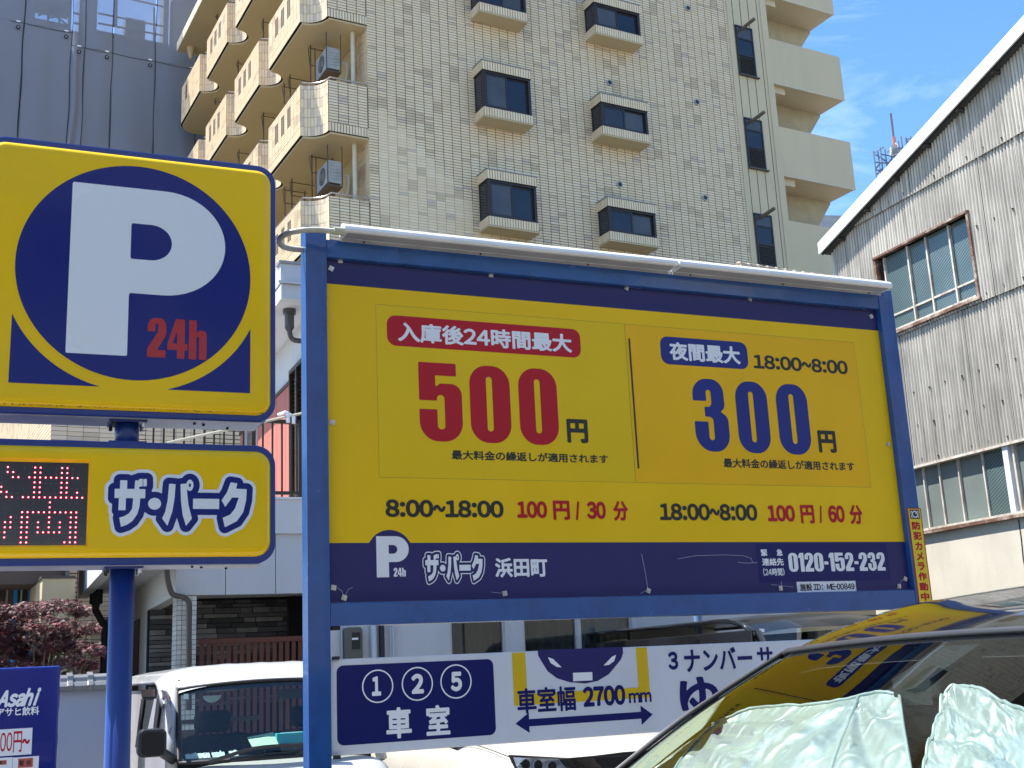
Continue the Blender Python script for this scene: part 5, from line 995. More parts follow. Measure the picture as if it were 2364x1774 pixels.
for u, b, z_, rw, rh in clumps: mb.tube([(.05, 0, 1.25), (u * .5, b * .6, (z_ + 1.3) / 2), (u, b, z_ - rh * .4)], .01, 5, rf=lambda i: (.018, .009, .003)[i])
mb.put('limbs', bark, mp_t, kind='stuff')
lm = [mat('maple leaf purple', (.085, .024, .034), .6), mat('maple leaf wine', (.18, .04, .045), .6), mat('maple leaf dusk', (.06, .027, .034), .6), mat('maple leaf bright', (.28, .06, .055), .55), mat('maple leaf brown', (.10, .055, .042), .6)]
def leaf_cloud(clumps, per, ls, mats_, wts, droop=.5, flatn=1.0, lobes=5):
    V = []; F = []; MI = []
    for ci, (u, b, z_, rw, rh) in enumerate(clumps):
        n = int(per * rw * max(rh, .05) * 14)
        for _ in range(n):
            while True:
                p = rng.uniform(-1, 1, 3)
                if .35 < p @ p < 1.05 + .2 * math.sin(p[0] * 9 + ci): break
            c = Vector((u + p[0] * rw, b + p[1] * rw * .8, z_ + p[2] * rh - .25 * rh * (p[0] ** 2 + p[1] ** 2)))
            nrm = Vector((rng.normal(0, .45), rng.normal(0, .45) - .15, 1)).normalized(); t1_ = nrm.orthogonal().normalized(); t1_.rotate(Matrix.Rotation(rng.uniform(0, 6.28), 3, nrm)); t2 = nrm.cross(t1_); s_ = ls * rng.uniform(.6, 1.25); mi_ = int(rng.choice(len(mats_), p=wts))
            for k in range(lobes):
                a = (k - (lobes - 1) / 2) * (.62 if lobes > 1 else 0); L = s_ * (1 - .12 * abs(k - (lobes - 1) / 2)); d = t1_ * math.cos(a) + t2 * math.sin(a); e = (nrm.cross(d)) * L * (.11 if lobes > 1 else .28); q = len(V)
                V += [c, c + d * L * .5 + e, c + d * L - nrm * L * droop * .5, c + d * L * .5 - e]; F.append((q, q + 1, q + 2, q + 3)); MI.append(mi_)
    me = bpy.data.meshes.new('leaves'); me.from_pydata([tuple(v) for v in V], [], F); me.polygons.foreach_set('material_index', MI); me.update(); return me
link('crown', leaf_cloud(clumps, 2900, .036, lm, [.32, .22, .2, .12, .14]), mp_t, lm, kind='stuff')
sh = thing('garden_shrub', 'glossy green shrub with pale young leaves under the maple', 'shrub', FM, 0, .1)
gl_ = [mat('dark green leaf', (.025, .05, .015), .4), mat('mid green leaf', (.06, .10, .03), .4), mat('young pale leaf', (.38, .46, .16), .45)]
cl2 = []
for (x, y, w, h) in ((105, 1505, 30, 26), (135, 1500, 22, 20), (165, 1555, 24, 16), (120, 1545, 40, 24), (215, 1510, 14, 9), (105, 1450, 8, 7), (190, 1560, 22, 10), (200, 1500, 16, 8)):
    b = random.uniform(.15, .35); u, z_ = FM.hit(x, y, b); cl2.append((u, b - .1, z_, FM.hit(x + w, y, b)[0] - u, FM.hit(x, y - h, b)[1] - z_))
link('foliage', leaf_cloud(cl2, 900, .05, gl_, [.62, .26, .12], .2, lobes=1), sh, gl_, kind='stuff'); mb = MB()
for u, b, z_, rw, rh in cl2: mb.tube([(.1, .1, 0), (u * .7, b, z_ * .6), (u, b, z_)], .01, 5)
mb.put('stems', bark, sh, kind='stuff')

# ================================================================== roof of a house behind the board, far roof scaffold and mast
FR = Fr(at(1703, 612, 25), 29)
rh_ = thing('tiled_roof_house', 'house of which only a weathered pale ridge of roof tiles shows above the lamp bar', 'house', FR)
zr = FR.hit(1703, 606)[1]; uRr = FR.hit(1960, 640)[0]
uRe = FR.hit(1935, 640)[0]
flatbox('house_wall', bei, rh_, -.6, uRe - .1, -.4, 3, 0, zr - 1.2)
mb = MB(); mb.prism([(-.5, zr - .5), (.0, zr - .10), (3.4, zr - 1.15)], -.9, uRe, axis='x'); mb.put('roof', mat('faded roof tile', (.42, .33, .27), .8, 0, .2, 3), rh_)
rt = mat('weathered ridge tile', (.36, .30, .23), .85, 0, .25, 9, bump=.4, bs=40)
u = -.02
while u < uRe - .2:
    mb = MB(); mb.tube([(u, 0, zr - .07), (u + .05, 0, zr - .055), (u + .27, 0, zr - .065)], .07, 10, rf=lambda i: (.055, .078, .062)[i]); mb.put('ridge_tile', rt, rh_); 
    mb = MB(); mb.box(u, u + .25, -.14, -.02, zr - .20, zr - .10); mb.put('edge_tile', mat('pinkish tile', (.55, .42, .36), .8), rh_); u += .26
FX = Fr(at(2060, 380, 70), 10)
fb = thing('distant_roof', 'far flat-roofed block carrying a lattice of thin scaffold poles', 'building', FX)
flatbox('block', mat('far concrete', (.35, .36, .38), .8), fb, -6, 14, 2, 14, 0, FX.hit(2040, 470)[1]); fm_ = mat('blue grey far tube', (.13, .17, .25), .7)
q2 = lambda x, y: (1980 + x / 7.373, 200 + y / 7.373)
def tb2(p, q, b=0, r=.045, par=fb, m=fm_, nm='scaffold_pole'): A_, B_ = FX.hit(*q2(*p), b), FX.hit(*q2(*q), b); mb = MB(); mb.tube([(A_[0], b, A_[1]), (B_[0], b, B_[1])], r, 5); mb.put(nm, m, par)
for p, q, b in (((268, 1100), (330, 1659), 0), ((345, 1120), (390, 1500), 2), ((383, 1040), (430, 1450), 0), ((460, 1070), (500, 1360), 0), ((570, 1180), (585, 1300), 0), ((690, 930), (715, 1110), 0), ((735, 850), (765, 1060), 0), ((815, 870), (830, 990), 0), ((900, 850), (908, 920), 0), ((290, 1290), (520, 1310), 0), ((300, 1420), (420, 1440), 0), ((390, 1155), (600, 1190), 0), ((400, 1220), (540, 1320), 0), ((300, 1160), (470, 1260), 2), ((310, 1400), (400, 1290), 0), ((680, 1040), (780, 1060), 0), ((815, 900), (905, 890), 0), ((820, 910), (880, 970), 0), ((325, 1500), (430, 1380), 0), ((280, 1130), (450, 1030), 2), ((570, 1190), (690, 1150), 0), ((490, 1350), (600, 1200), 0), ((505, 1120), (600, 985), 2)): tb2(p, q, b)
ms = thing('antenna_mast', 'slender red and white antenna mast with dish cluster above the white gable board', 'mast', FX, 0, 0)
tb2((560, 460), (610, 860), 1, .07, ms, mat('dark mast', (.10, .09, .12), .6), 'mast_tip'); tb2((610, 860), (640, 1060), 1, .11, ms, mat('red mast', (.42, .14, .12), .6), 'mast_section'); tb2((640, 1060), (655, 1300), 1, .13, ms, white_film, 'mast_section')
for x, y in ((625, 1080), (655, 1100), (640, 1140), (690, 1110), (625, 1160), (655, 1180)): A_ = FX.hit(*q2(x, y), .6); mb = MB(); mb.tube([(A_[0], .55, A_[1]), (A_[0], .7, A_[1])], .26, 10); mb.put('dish', mat('weathered white dish', (.62, .60, .58), .5), ms)
tb2((640, 965), (715, 1025), .8, .05, ms, white_film, 'stay_arm')
flatbox('carrier', mat('far concrete', (.35, .36, .38), .8), ms, FX.hit(*q2(600, 1300), 1)[0], FX.hit(*q2(720, 1300), 1)[0], .4, 1.9, 0, FX.hit(*q2(650, 1290), 1)[1])
# ================================================================== vehicles
car_white = mat('white car paint', (.46, .47, .47), .25, 0, .03, 2, coat=.6); pearl = mat('pearl white paint', (.50, .475, .42), .25, 0, .03, 2, coat=.6)
car_black = mat('black car paint', (.008, .008, .009), .08, 0, .1, 2, coat=1.0); trimb = mat('black car trim', (.012, .012, .013), .35, 0, .1, 6)
dglass = mat('dark privacy glass', (.010, .012, .014), .08, 0, .1, 2, spec=.3); chrome = mat('chrome', (.75, .76, .78), .08, 1., .05, 6); tyre = mat('tyre', (.018, .018, .018), .8); rimm = mat('alloy rim', (.45, .45, .46), .3, .9)
wind = glassmat('windscreen glass', (.74, .84, .81), .0); inter = mat('dark car interior', (.018, .022, .026), .7, 0, .1, 5); lampm = mat('head lamp inner', (.50, .52, .55), .22, .5, .3, 30); lampg = glassmat('lamp cover', (.85, .88, .9), .02)
def spos(s, n): return [s(i / n) for i in range(n + 1)]
def wheel(par, u, b, r=.33, w=.2, out=-1):
    mb = MB(); mb.tube([(u, b, r), (u + w, b, r)], r, 28); t = mb.put('wheel', tyre, par); x = u if out < 0 else u + w
    mb = MB(); mb.tube([(x - .006, b, r), (x + .01, b, r)], r * .66, 24); rm = mb.put('rim', rimm, t); mb = MB(); mb.tube([(x - .012, b, r), (x + .0, b, r)], r * .15, 12); mb.put('hub', trimb, t)
    for k in range(5): a = k * 1.2566; mb = MB(); mb.tube([(x - .010, b + .1 * r * math.cos(a), r + .1 * r * math.sin(a)), (x - .010, b + .62 * r * math.cos(a), r + .62 * r * math.sin(a))], .018, 5); mb.put('spoke', trimb, t)
def shell(stations, prof, W, nm, m, par, capf=True):
    """stations (b, half width, top height, crown); prof = list of (share of half width, drop share, absolute z or None)"""
    rows = []
    for b, hw, zt, c in stations:
        r = []
        for s, d, za in prof: r.append((s * hw, za if za is not None else zt + c * (1 - (s / 1.0) ** 2) - d))
        full = [(-x, z) for x, z in r[::-1]] + [(x, z) for x, z in r[1:]] if r[0][0] == 0 else [(-x, z) for x, z in r[::-1]] + r
        rows.append([(W / 2 + x, b, z) for x, z in full])
    n = len(rows[0]); mb = MB(); mb.add([p for r in rows for p in r], [(i * n + j, i * n + j + 1, (i + 1) * n + j + 1, (i + 1) * n + j) for i in range(len(rows) - 1) for j in range(n - 1)])
    if capf: mb.f += [tuple(range(n)), tuple(range(len(mb.v) - 1, len(mb.v) - 1 - n, -1))]; mb.mi += [0, 0]
    o = mb.put(nm, m, par, smooth=True); sd_ = o.modifiers.new('sub', 'SUBSURF'); sd_.levels = 1; sd_.render_levels = 2; return o
PROF = [(0, 0, None), (.45, 0, None), (.78, .01, None), (.93, .05, None), (.985, .15, None), (1.0, .30, None), (1.0, 0, .55), (.97, 0, .33), (.80, 0, .25)]
def quadgrid(nm, P, m, par, n=6, bulge=(0, 0, 0), off=0):
    a, b, c, d = [Vector(p) for p in P]; B_ = Vector(bulge)
    mb = MB(); mb.grid(lambda s, t: tuple((a * (1 - s) + b * s) * (1 - t) + (d * (1 - s) + c * s) * t + B_ * (4 * s * (1 - s) * .5 + 4 * t * (1 - t) * .5)), n, n); return link(nm, mb.mesh(), par, m, smooth=True)
# --- white light van, front towards us
FK = Fr(at(412, 1763, 7.5), 23.8)
kv = thing('white_van', 'small white van facing us behind the pylon pole with black door mirror', 'van', FK)
zwb = FK.hit(412, 1763)[1]; bt = .34; zwt = FK.hit(415, 1592, bt)[1]; uL_ = -.075; W = 1.42
uwr = FK.hit(872, 1738)[0]; W = uwr + .14
shell([(-.34, .58, .62, .01), (-.33, .66, .80, .02), (-.30, .69, zwb - .22, .03), (-.15, .70, zwb - .10, .03), (-.03, .705, zwb - .03, .02), (.0, .705, zwb - .02, .02), (.05, .70, zwb - .12, .0), (.9, .70, zwb - .12, 0), (3.0, .70, zwb - .12, 0), (3.04, .66, zwb - .2, 0)], PROF, W - .14, 'body', car_white, kv)
# cowl, windscreen with its black border
def K(s, t, off=0): # windscreen surface
    u = s * (uwr + .0); z = zwb + t * (zwt - zwb) + .03 * (1 - (2 * s - 1) ** 2) * t; b = .0 + bt * t - .09 * (1 - (2 * s - 1) ** 2) + off; u = (u - uwr / 2) * (1 - .05 * t) + uwr / 2; return (u, b, z)
mb = MB(); mb.grid(K, 14, 8); wsn = link('windscreen', mb.mesh(), kv, wind, smooth=True)
def strip(fn, r, m, par, nm, n=20, k=6): mb = MB(); mb.tube([fn(i / n) for i in range(n + 1)], r, k); return mb.put(nm, m, par, smooth=True)
for f_ in (lambda s: K(s, 0, -.004), lambda s: K(s, 1, -.004), lambda s: K(0, s, -.004), lambda s: K(1, s, -.004)): strip(f_, .013, rubber, kv, 'screen_rubber')
mb = MB(); mb.grid(lambda s, t: K(s, 1 - .09 * t, .006), 14, 1); link('shade_band', mb.mesh(), wsn, inter)
mb = MB(); mb.grid(lambda s, t: K(.0 + .02 * t, s, .006), 8, 1); mb.grid(lambda s, t: K(s, .05 * t, .006), 14, 1); link('black_border', mb.mesh(), wsn, inter)
for sx, s0 in ((-1, 0), (1, 1)):
    mb = MB(); mb.tube([(K(s0, 0)[0] + sx * .035, .03, zwb - .06), (K(s0, .5)[0] + sx * .035, bt * .5 + .03, (zwb + zwt) / 2), (K(s0, 1)[0] + sx * .03, bt + .03, zwt + .02)], .036, 8); mb.put('pillar', car_white, kv, smooth=True)
# roof
zr0 = zwt + .03; zrt = FK.hit(560, 1533, .9)[1]
def RF(s, t):
    b = bt - .02 + t * 2.62; e = abs(2 * s - 1); hw = (uwr / 2 + .055) * (1 - .0); x = (2 * s - 1) * hw
    k = min(1, t / .13); z = zr0 + (zrt - zr0) * (1 - (1 - k) ** 2) - .055 * e ** 4 - (.03 * max(0, (e - .9) / .1)) + (.003 * max(0, math.cos(s * math.pi * 2 * 6)) * (1 if .12 < t and e < .8 else 0)); z -= .03 * (1 - k) * e ** 2
    return (uwr / 2 + x, b - .07 * (1 - e * e) * (1 - k), z)
mb = MB(); mb.grid(RF, 48, 40, flip=True); link('roof', mb.mesh(), kv, car_white, smooth=True)
for sx in (0, 1): mb = MB(); mb.tube([tuple(Vector(RF(sx, t)) + Vector((0, 0, -.012))) for t in np.linspace(0, 1, 24)], .014, 6); mb.put('roof_gutter', trimb if sx else mat('grey gutter', (.25, .25, .26), .4), kv, smooth=True)
mb = MB(); u_, z_ = FK.hit(410, 1578, .5); mb.tube([(u_, .42, z_ + .0), (u_, .48, z_ + .02)], .018, 8); mb.put('aerial_base', trimb, kv)
# side seen edge-on: door frames and windows
uS = uL_ + .02
def kp(x, y): b, z = FK.hitu(300 + x / 5.53, 1534 + y / 5.53, uS); return (uS, b, z)
def poly3(nm, pts, m, par, th=.012): n = len(pts); mb = MB(); mb.add([p for p in pts] + [(p[0] + th, p[1], p[2]) for p in pts], [tuple(range(n)), tuple(range(2 * n - 1, n - 1, -1))] + [(i, (i + 1) % n, n + (i + 1) % n, n + i) for i in range(n)]); return mb.put(nm, m, par)
mb = MB(); b2_ = kp(0, 600)[1]
poly3('side_panel', [(uS + .02, .02, zwb - .15), (uS + .02, bt + .02, zwt - .0), (uS + .02, 2.95, zwt - .0), (uS + .02, 2.95, zwb - .15)], mat('silver white side', (.52, .51, .54), .3, 0, .05, 2, coat=.5), kv)
sg = mat('grey side glass', (.10, .11, .12), .06, 0, .1, 2, spec=.7); vis_ = mat('brown smoked visor', (.09, .065, .06), .12, 0, .2, 20, coat=.5)
def wpoly(pts, m, nm, o): q = [kp(*p) for p in pts]; q = [(uS + .02 - o, p[1], p[2]) for p in q]; return poly3(nm, q, m, kv, .008)
wpoly([(345, 420), (385, 325), (440, 345), (485, 420), (505, 810), (470, 870), (318, 850)], sg, 'door_window', .012); wpoly([(345, 430), (375, 318), (440, 335), (488, 400), (495, 470), (440, 420), (400, 440)], vis_, 'window_visor', .022)
wpoly([(150, 330), (325, 325), (330, 430), (240, 850), (75, 1050)], sg, 'door_window', .012); wpoly([(150, 320), (325, 318), (320, 410), (150, 420)], vis_, 'window_visor', .022)
wpoly([(155, 440), (190, 440), (105, 1040), (75, 1060)], rubber, 'window_seal', .026); wpoly([(360, 450), (398, 450), (345, 835), (315, 835)], rubber, 'window_seal', .026)
wpoly([(330, 440), (362, 440), (312, 835), (245, 840)], MATS['silver white side'], 'door_pillar', .03)
# mirror
def M_(x, y, b): u, z = FK.hit(300 + x / 5.53, 1534 + y / 5.53, b); return u, z
(a, z1), (c, z0) = M_(112, 838, -.12), M_(462, 1175, -.12); mb = MB(); mb.prism(rrect(a, c, z0, z1, .035), -.14, .0); mr_ = mb.put('door_mirror', mat('matt black mirror shell', (.012, .012, .014), .3), kv, bevel=.015); mb = MB(); mb.tube([(c - .03, -.05, z0 + .03), (c + .06, .03, z0 - .03)], .03, 8); mb.put('mirror_arm', trimb, mr_)
# wipers
for p in (((1000, 1250), (1600, 1070), (2200, 1030)), ((1270, 1225), (1700, 1160), (2030, 1140)), ((2030, 1140), (2300, 1060), (2700, 1020))):
    mb = MB(); P = []
    for x, y in p: u, z = M_(x, y, -.07); P.append((u, -.085 + .0, z))
    mb.tube(smooth(P, 6), .012, 6); mb.put('wiper', trimb, kv)
# inside
flatbox('dashboard', inter, kv, .02, uwr - .02, .08, .42, zwb - .12, zwb - .015); flatbox('cabin_floor', inter, kv, .0, uwr, .1, 2.9, .4, zwb - .15)
for cx, nm in ((.34, 0), (.98, 1)):
    mb = MB(); mb.prism(rrect(cx - .2, cx + .2, zwb - .4, zwb + .12, .07), .80, .93); s_ = mb.put('seat', mat('charcoal seat', (.035, .042, .052), .85), kv, bevel=.03); mb = MB(); mb.prism(rrect(cx - .12, cx + .12, zwb + .13, zwb + .27, .045), .84, .92); mb.put('headrest', MATS['charcoal seat'], s_, bevel=.02)
flatbox('rear_bulkhead', inter, kv, .05, .95, 2.2, 2.25, .5, zwb + .05); flatbox('rear_bulkhead', mat('grey ladder rack', (.16, .16, .16), .6), kv, .05, .8, 1.6, 1.64, zwb + .17, zwb + .20)
cx = .42; mb = MB(); mb.tube([(cx + .17 * math.cos(t), .42 + .04 * math.sin(t), zwb - .03 + .16 * math.sin(t)) for t in np.linspace(0, 2 * math.pi, 25)], .012, 6, cap=False); mb.put('steering_wheel', trimb, kv)
mb = MB(); mb.prism(rrect(.66, .86, zwt - .09, zwt - .03, .02), .33, .35); mb.put('rear_mirror', trimb, kv); (a, z1), (c, z0) = M_(948, 405, .25), M_(1180, 505, .25)
mb = MB(); mb.prism([((a + c) / 2 + (c - a) / 2 * math.cos(q), z1 + (z1 - z0) * .8 * math.sin(q)) for q in np.linspace(math.pi, 2 * math.pi, 14)], .3, .302); mb.put('interior_lamp', mat('pale lamp glass', (.4, .45, .45), .3), kv)
flatbox('seat_side', MATS['charcoal seat'], kv, .93, 1.2, .7, .75, zwb - .2, zwt - .1)
(a, z1), (c, z0) = M_(1155 + 545, 390, 0), M_(775, 445, 0)
u_, z_ = M_(735, 412, .2); plate('inspection_sticker', FK, [(u_ - .014, z_ - .016), (u_ + .014, z_ - .016), (u_ + .014, z_ + .016), (u_ - .014, z_ + .016)], K(.1, .86)[1] - .006, mat('pale mint paper', (.55, .72, .70), .6), kv)
wheel(kv, -.02, .35, .28, .16); wheel(kv, uwr - .13, .35, .28, .16, 1); wheel(kv, -.02, 2.5, .28, .16); wheel(kv, uwr - .13, 2.5, .28, .16, 1)
mint = MATS['pale mint paper']
def dash_item(nm, lbl, cat, x0, x1, d0, hgt, m, rot=0, base=0.):
    (a, _), (c, _) = M_(x0, 1100, d0), M_(x1, 1100, d0); t = thing(nm, lbl, cat, FK, (a + c) / 2, d0 + .06, None, zwb - .0145 + base); t.rotation_euler[2] += rot; return t, (c - a)
t, w_ = dash_item('tissue_box', 'turquoise tissue box lying on the white van dashboard', 'tissue box', 1880, 2300, .10, .07, None, base=max(0, M_(1900, 1015, .10)[1] - zwb + .012))
flatbox('tray', inter, kv, .62, uwr - .05, .06, .3, zwb - .05, max(zwb - .01, M_(1900, 1015, .10)[1] - .003))
flatbox('carton', mat('turquoise card', (.06, .48, .58), .55), t, -w_ / 2, w_ / 2, -.05, .06, 0, .062, bevel=.002); mb = MB(); mb.prism([(.07 * math.cos(a), .03 * math.sin(a)) for a in np.linspace(0, 2 * math.pi, 17)[:-1]], .0625, .064, axis='z'); mb.put('opening_print', white_film, t)
t, w_ = dash_item('document_folder', 'pale green folder leaning beside the turquoise box on the dashboard', 'folder', 1560, 1900, .06, .03, None, base=max(0, M_(1700, 1040, .10)[1] - zwb + .012)); mb = MB(); mb.add([(-w_ / 2, -.06, 0), (w_ / 2, -.06, .0), (w_ / 2, .10, .07), (-w_ / 2, .10, .05), (-w_ / 2, -.06, .004), (w_ / 2, -.06, .004), (w_ / 2, .10, .074), (-w_ / 2, .10, .054)], [(0, 3, 2, 1), (4, 5, 6, 7), (0, 1, 5, 4), (1, 2, 6, 5), (2, 3, 7, 6), (3, 0, 4, 7)]); mb.put('cover', mat('pale green card', (.42, .60, .45), .7), t)
for i, (x0, x1, lb_, col) in enumerate(((735, 1050, 'crumpled white papers at the left end of the white van dashboard', 'p'), (1075, 1240, 'small mint note on the white van dashboard right of the crumpled papers', 'm'), (1300, 1410, 'small white card standing at the middle of the white van dashboard', 'w'))):
    t, w_ = dash_item('paper_sheet' if i < 2 else 'paper_card', lb_, 'paper' if i < 2 else 'card', x0, x1, .02, .03, None)
    mb = MB(); sdd = random.random() * 20; mb.grid(lambda s, q: (-w_ / 2 + s * w_, -.05 + q * .10, .004 + .05 * q + .018 * abs(mnoise.noise(Vector((s * 7 + sdd, q * 5, 0))))), 14, 8); link('sheet', mb.mesh(), t, mint if col == 'm' else mat('white paper', (.62, .72, .70), .7))
# --- pearl white SUV in the next bay
FU = Fr(at(1172, 1735, 7.3), 23.8)
su = thing('white_suv', 'pearl white car with black headlamp and grille below the guide board', 'car', FU)
def uz(x, y, b=0): return FU.hit(x, y, b)
zh_ = uz(1450, 1745)[1]; Wd = 1.80
SP_ = [(0, 0, None), (.45, 0, None), (.75, .012, None), (.92, .045, None), (.975, .12, None), (1.0, .28, None), (1.0, 0, .62), (.975, 0, .36), (.85, 0, .25)]
shell([(-.16, .60, zh_ - .32, .0), (-.14, .80, zh_ - .2, .0), (-.06, .87, zh_ - .07, .01), (.12, .895, zh_ + .01, .03), (.5, .90, zh_ + .06, .05), (1.0, .90, zh_ + .10, .05), (1.15, .90, zh_ + .06, .02), (3.9, .90, zh_ + .06, 0), (4.3, .86, zh_ + .02, 0), (4.4, .75, zh_ - .1, 0)], SP_, Wd, 'body', pearl, su)
GH = [(1.05, .72, zh_ + .10), (1.75, .62, zh_ + .50), (2.4, .62, zh_ + .55), (3.5, .60, zh_ + .50), (4.2, .66, zh_ + .12)]
mb = MB(); rows = [[(Wd / 2 - w - .10, b, zh_ + .02), (Wd / 2 - w, b, z), (Wd / 2 + w, b, z), (Wd / 2 + w + .10, b, zh_ + .02)] for b, w, z in GH]
mb.add([p for r in rows for p in r], [(i * 4 + j, i * 4 + j + 1, i * 4 + 5 + j, i * 4 + 4 + j) for i in range(4) for j in range(3)]); mb.put('cabin', dglass, su); mb = MB(); mb.box(Wd / 2 - .61, Wd / 2 + .61, 1.75, 3.5, zh_ + .53, zh_ + .57); mb.put('roof', pearl, su, bevel=.015)
# lamp, grille, seams on the nose
yl = lambda b: b
def on(x, y, b): u, z = FU.hit(x, y, b); return (u, b, z)
g11 = lambda x, y: (1100 + x / 5.53, 1640 + y / 5.53)
def nosepoly(nm, pts, m, bs_, par=su, th=.02):
    P = [on(*g11(*p), b) for p, b in zip(pts, bs_)]; n = len(P); mb = MB(); mb.add(P + [(p[0], p[1] + th, p[2]) for p in P], [tuple(range(n)), tuple(range(2 * n - 1, n - 1, -1))] + [(i, (i + 1) % n, n + (i + 1) % n, n + i) for i in range(n)]); return mb.put(nm, m, par)
hl = nosepoly('headlamp', [(420, 572), (620, 580), (1180, 610), (1230, 640), (1330, 741), (1330, 860), (560, 860), (480, 700)], trimb, [-.09, -.15, -.19, -.20, -.20, -.20, -.16, -.10])
nosepoly('lamp_reflector', [(475, 600), (640, 612), (1050, 625), (1150, 741), (1150, 840), (600, 840), (520, 720)], lampm, [-.125, -.17, -.205, -.21, -.21, -.18, -.15], hl, .01)
for cx_, cy_ in ((620, 690), (780, 700), (960, 715)): p = on(*g11(cx_, cy_), -.225); mb = MB(); mb.tube([(p[0], -.235, p[2]), (p[0], -.215, p[2])], .028, 14); mb.put('projector', chrome, hl)
nosepoly('lamp_lens', [(440, 585), (620, 592), (1170, 620), (1220, 741), (1220, 850), (570, 850), (490, 710)], lampg, [-.15, -.20, -.245, -.245, -.245, -.22, -.18], hl, .004)
gr = nosepoly('grille', [(1180, 612), (1500, 585), (1900, 535), (2400, 500), (2400, 860), (1330, 860), (1320, 741)], trimb, [-.20, -.20, -.19, -.18, -.18, -.20, -.20])
nosepoly('chrome_blade', [(1060, 622), (1190, 620), (1330, 760), (1240, 760)], chrome, [-.215] * 4, gr, .01); nosepoly('chrome_blade', [(1260, 610), (1500, 612), (1620, 760), (1440, 760)], chrome, [-.225] * 4, gr, .015)
for k in range(7): nosepoly('grille_bar', [(1520 + k * 12, 600 + k * 22), (2300, 560 + k * 22), (2300, 568 + k * 22), (1520 + k * 12, 608 + k * 22)], rubber, [-.21] * 4, gr, .01)
def onbody(x, y): return None
wheel(su, -.02, .72, .35, .22); wheel(su, Wd - .2, .72, .35, .22, 1); wheel(su, -.02, 3.45, .35, .22); wheel(su, Wd - .2, 3.45, .35, .22, 1)
for b_ in (.72, 3.45): mb = MB(); mb.tube([(-.012, b_ + .42 * math.cos(t), .36 + .42 * math.sin(t)) for t in np.linspace(.0, math.pi, 17)], .03, 6); mb.put('wheel_arch', trimb, su)
strip(lambda s: (.10 + .02 * math.sin(s * 3), -.02 + 1.1 * s, zh_ + .005 + .10 * s), .003, rubber, su, 'bonnet_seam')
# --- tall black people carrier in the back row
FBk = Fr(at(1733, 1455, 11), 23.8)
bk_ = thing('black_minivan', 'black tall minivan parked behind, its roof showing between board and rail', 'minivan', FBk)
zR_ = FBk.hit(1800, 1420, .6)[1]; Wb = 1.75; zT = FBk.hit(1735, 1453, 0)[1]
shell([(-.95, .6, .9, 0), (-.9, .80, 1.0, 0), (-.7, .86, 1.12, .02), (-.25, .87, 1.22, .0), (0, .87, 1.2, 0), (3.7, .87, 1.2, 0), (3.8, .84, 1.1, 0)], SP_, Wb, 'body', car_black, bk_)
def BG(s, t):
    b = -.0 + t * 3.8; e = abs(2 * s - 1); k = min(1, t / .12); k2 = min(1, (1 - t) / .08); z = zT + (zR_ - zT) * (1 - (1 - k) ** 2) - .05 * e ** 3 - .06 * (1 - k2) ** 2 + .007 * max(0, math.cos(s * math.pi * 8)) * (k > .9); return (Wb / 2 + (2 * s - 1) * (Wb / 2 - .05), b, z)
mb = MB(); mb.grid(BG, 40, 30, flip=True); link('roof', mb.mesh(), bk_, mat('faded black roof paint', (.010, .010, .011), .22, 0, .1, 2, coat=.15), smooth=True)
for sx, u_ in ((0, .05), (1, Wb - .05)):
    mb = MB(); mb.tube([BG(sx, t) for t in np.linspace(0, 1, 20)], .022, 6); mb.put('roof_rail', car_black, bk_, smooth=True)
quadgrid('side_window', [(.0, -.45, 1.2), (.0, 3.7, 1.2), (.05, 3.65, zT - .05), (.05, .03, zT - .04)], dglass, bk_); quadgrid('side_window', [(Wb, -.45, 1.2), (Wb, 3.7, 1.2), (Wb - .05, 3.65, zT - .05), (Wb - .05, .03, zT - .04)], dglass, bk_)
for x_ in (.018, Wb - .05): flatbox('roof_side', MATS['faded black roof paint'], bk_, x_, x_ + .03, .02, 3.7, zT - .17, zT - .005, bevel=.008)
for b_ in (.9, 2.0, 3.1): mb = MB(); mb.box(.012, .03, b_, b_ + .07, 1.2, zT - .06); mb.put('door_pillar', car_black, bk_)
quadgrid('windscreen', [(.04, -.55, 1.2), (Wb - .04, -.55, 1.2), (Wb - .09, .0, zT - .01), (.09, .0, zT - .01)], wind, bk_, 8, (0, -.06, 0)); 
for x0, x1 in ((.02, .07), (Wb - .02, Wb - .07)): mb = MB(); mb.tube([(x0, -.53, 1.18), (x1, .0, zT - .01)], .03, 7); mb.put('pillar', car_black, bk_)
flatbox('cabin', inter, bk_, .08, Wb - .08, .5, 3.6, .4, zT - .3); mb = MB(); mb.prism(rrect(1.15, 1.4, 1.5, zT - .1, .05), .45, .5); mb.put('seat', mat('grey seat', (.16, .15, .14), .8), bk_)
u_, z_ = FBk.hit(1755, 1460, -.04); plate('inspection_sticker', FBk, [(u_, z_), (u_ + .05, z_), (u_ + .05, z_ + .03), (u_, z_ + .03)], -.035, white_film, bk_)
for a, b_ in ((0, -.3), (0, 2.9)): wheel(bk_, .0, b_, .33, .2); wheel(bk_, Wb - .2, b_, .33, .2, 1)
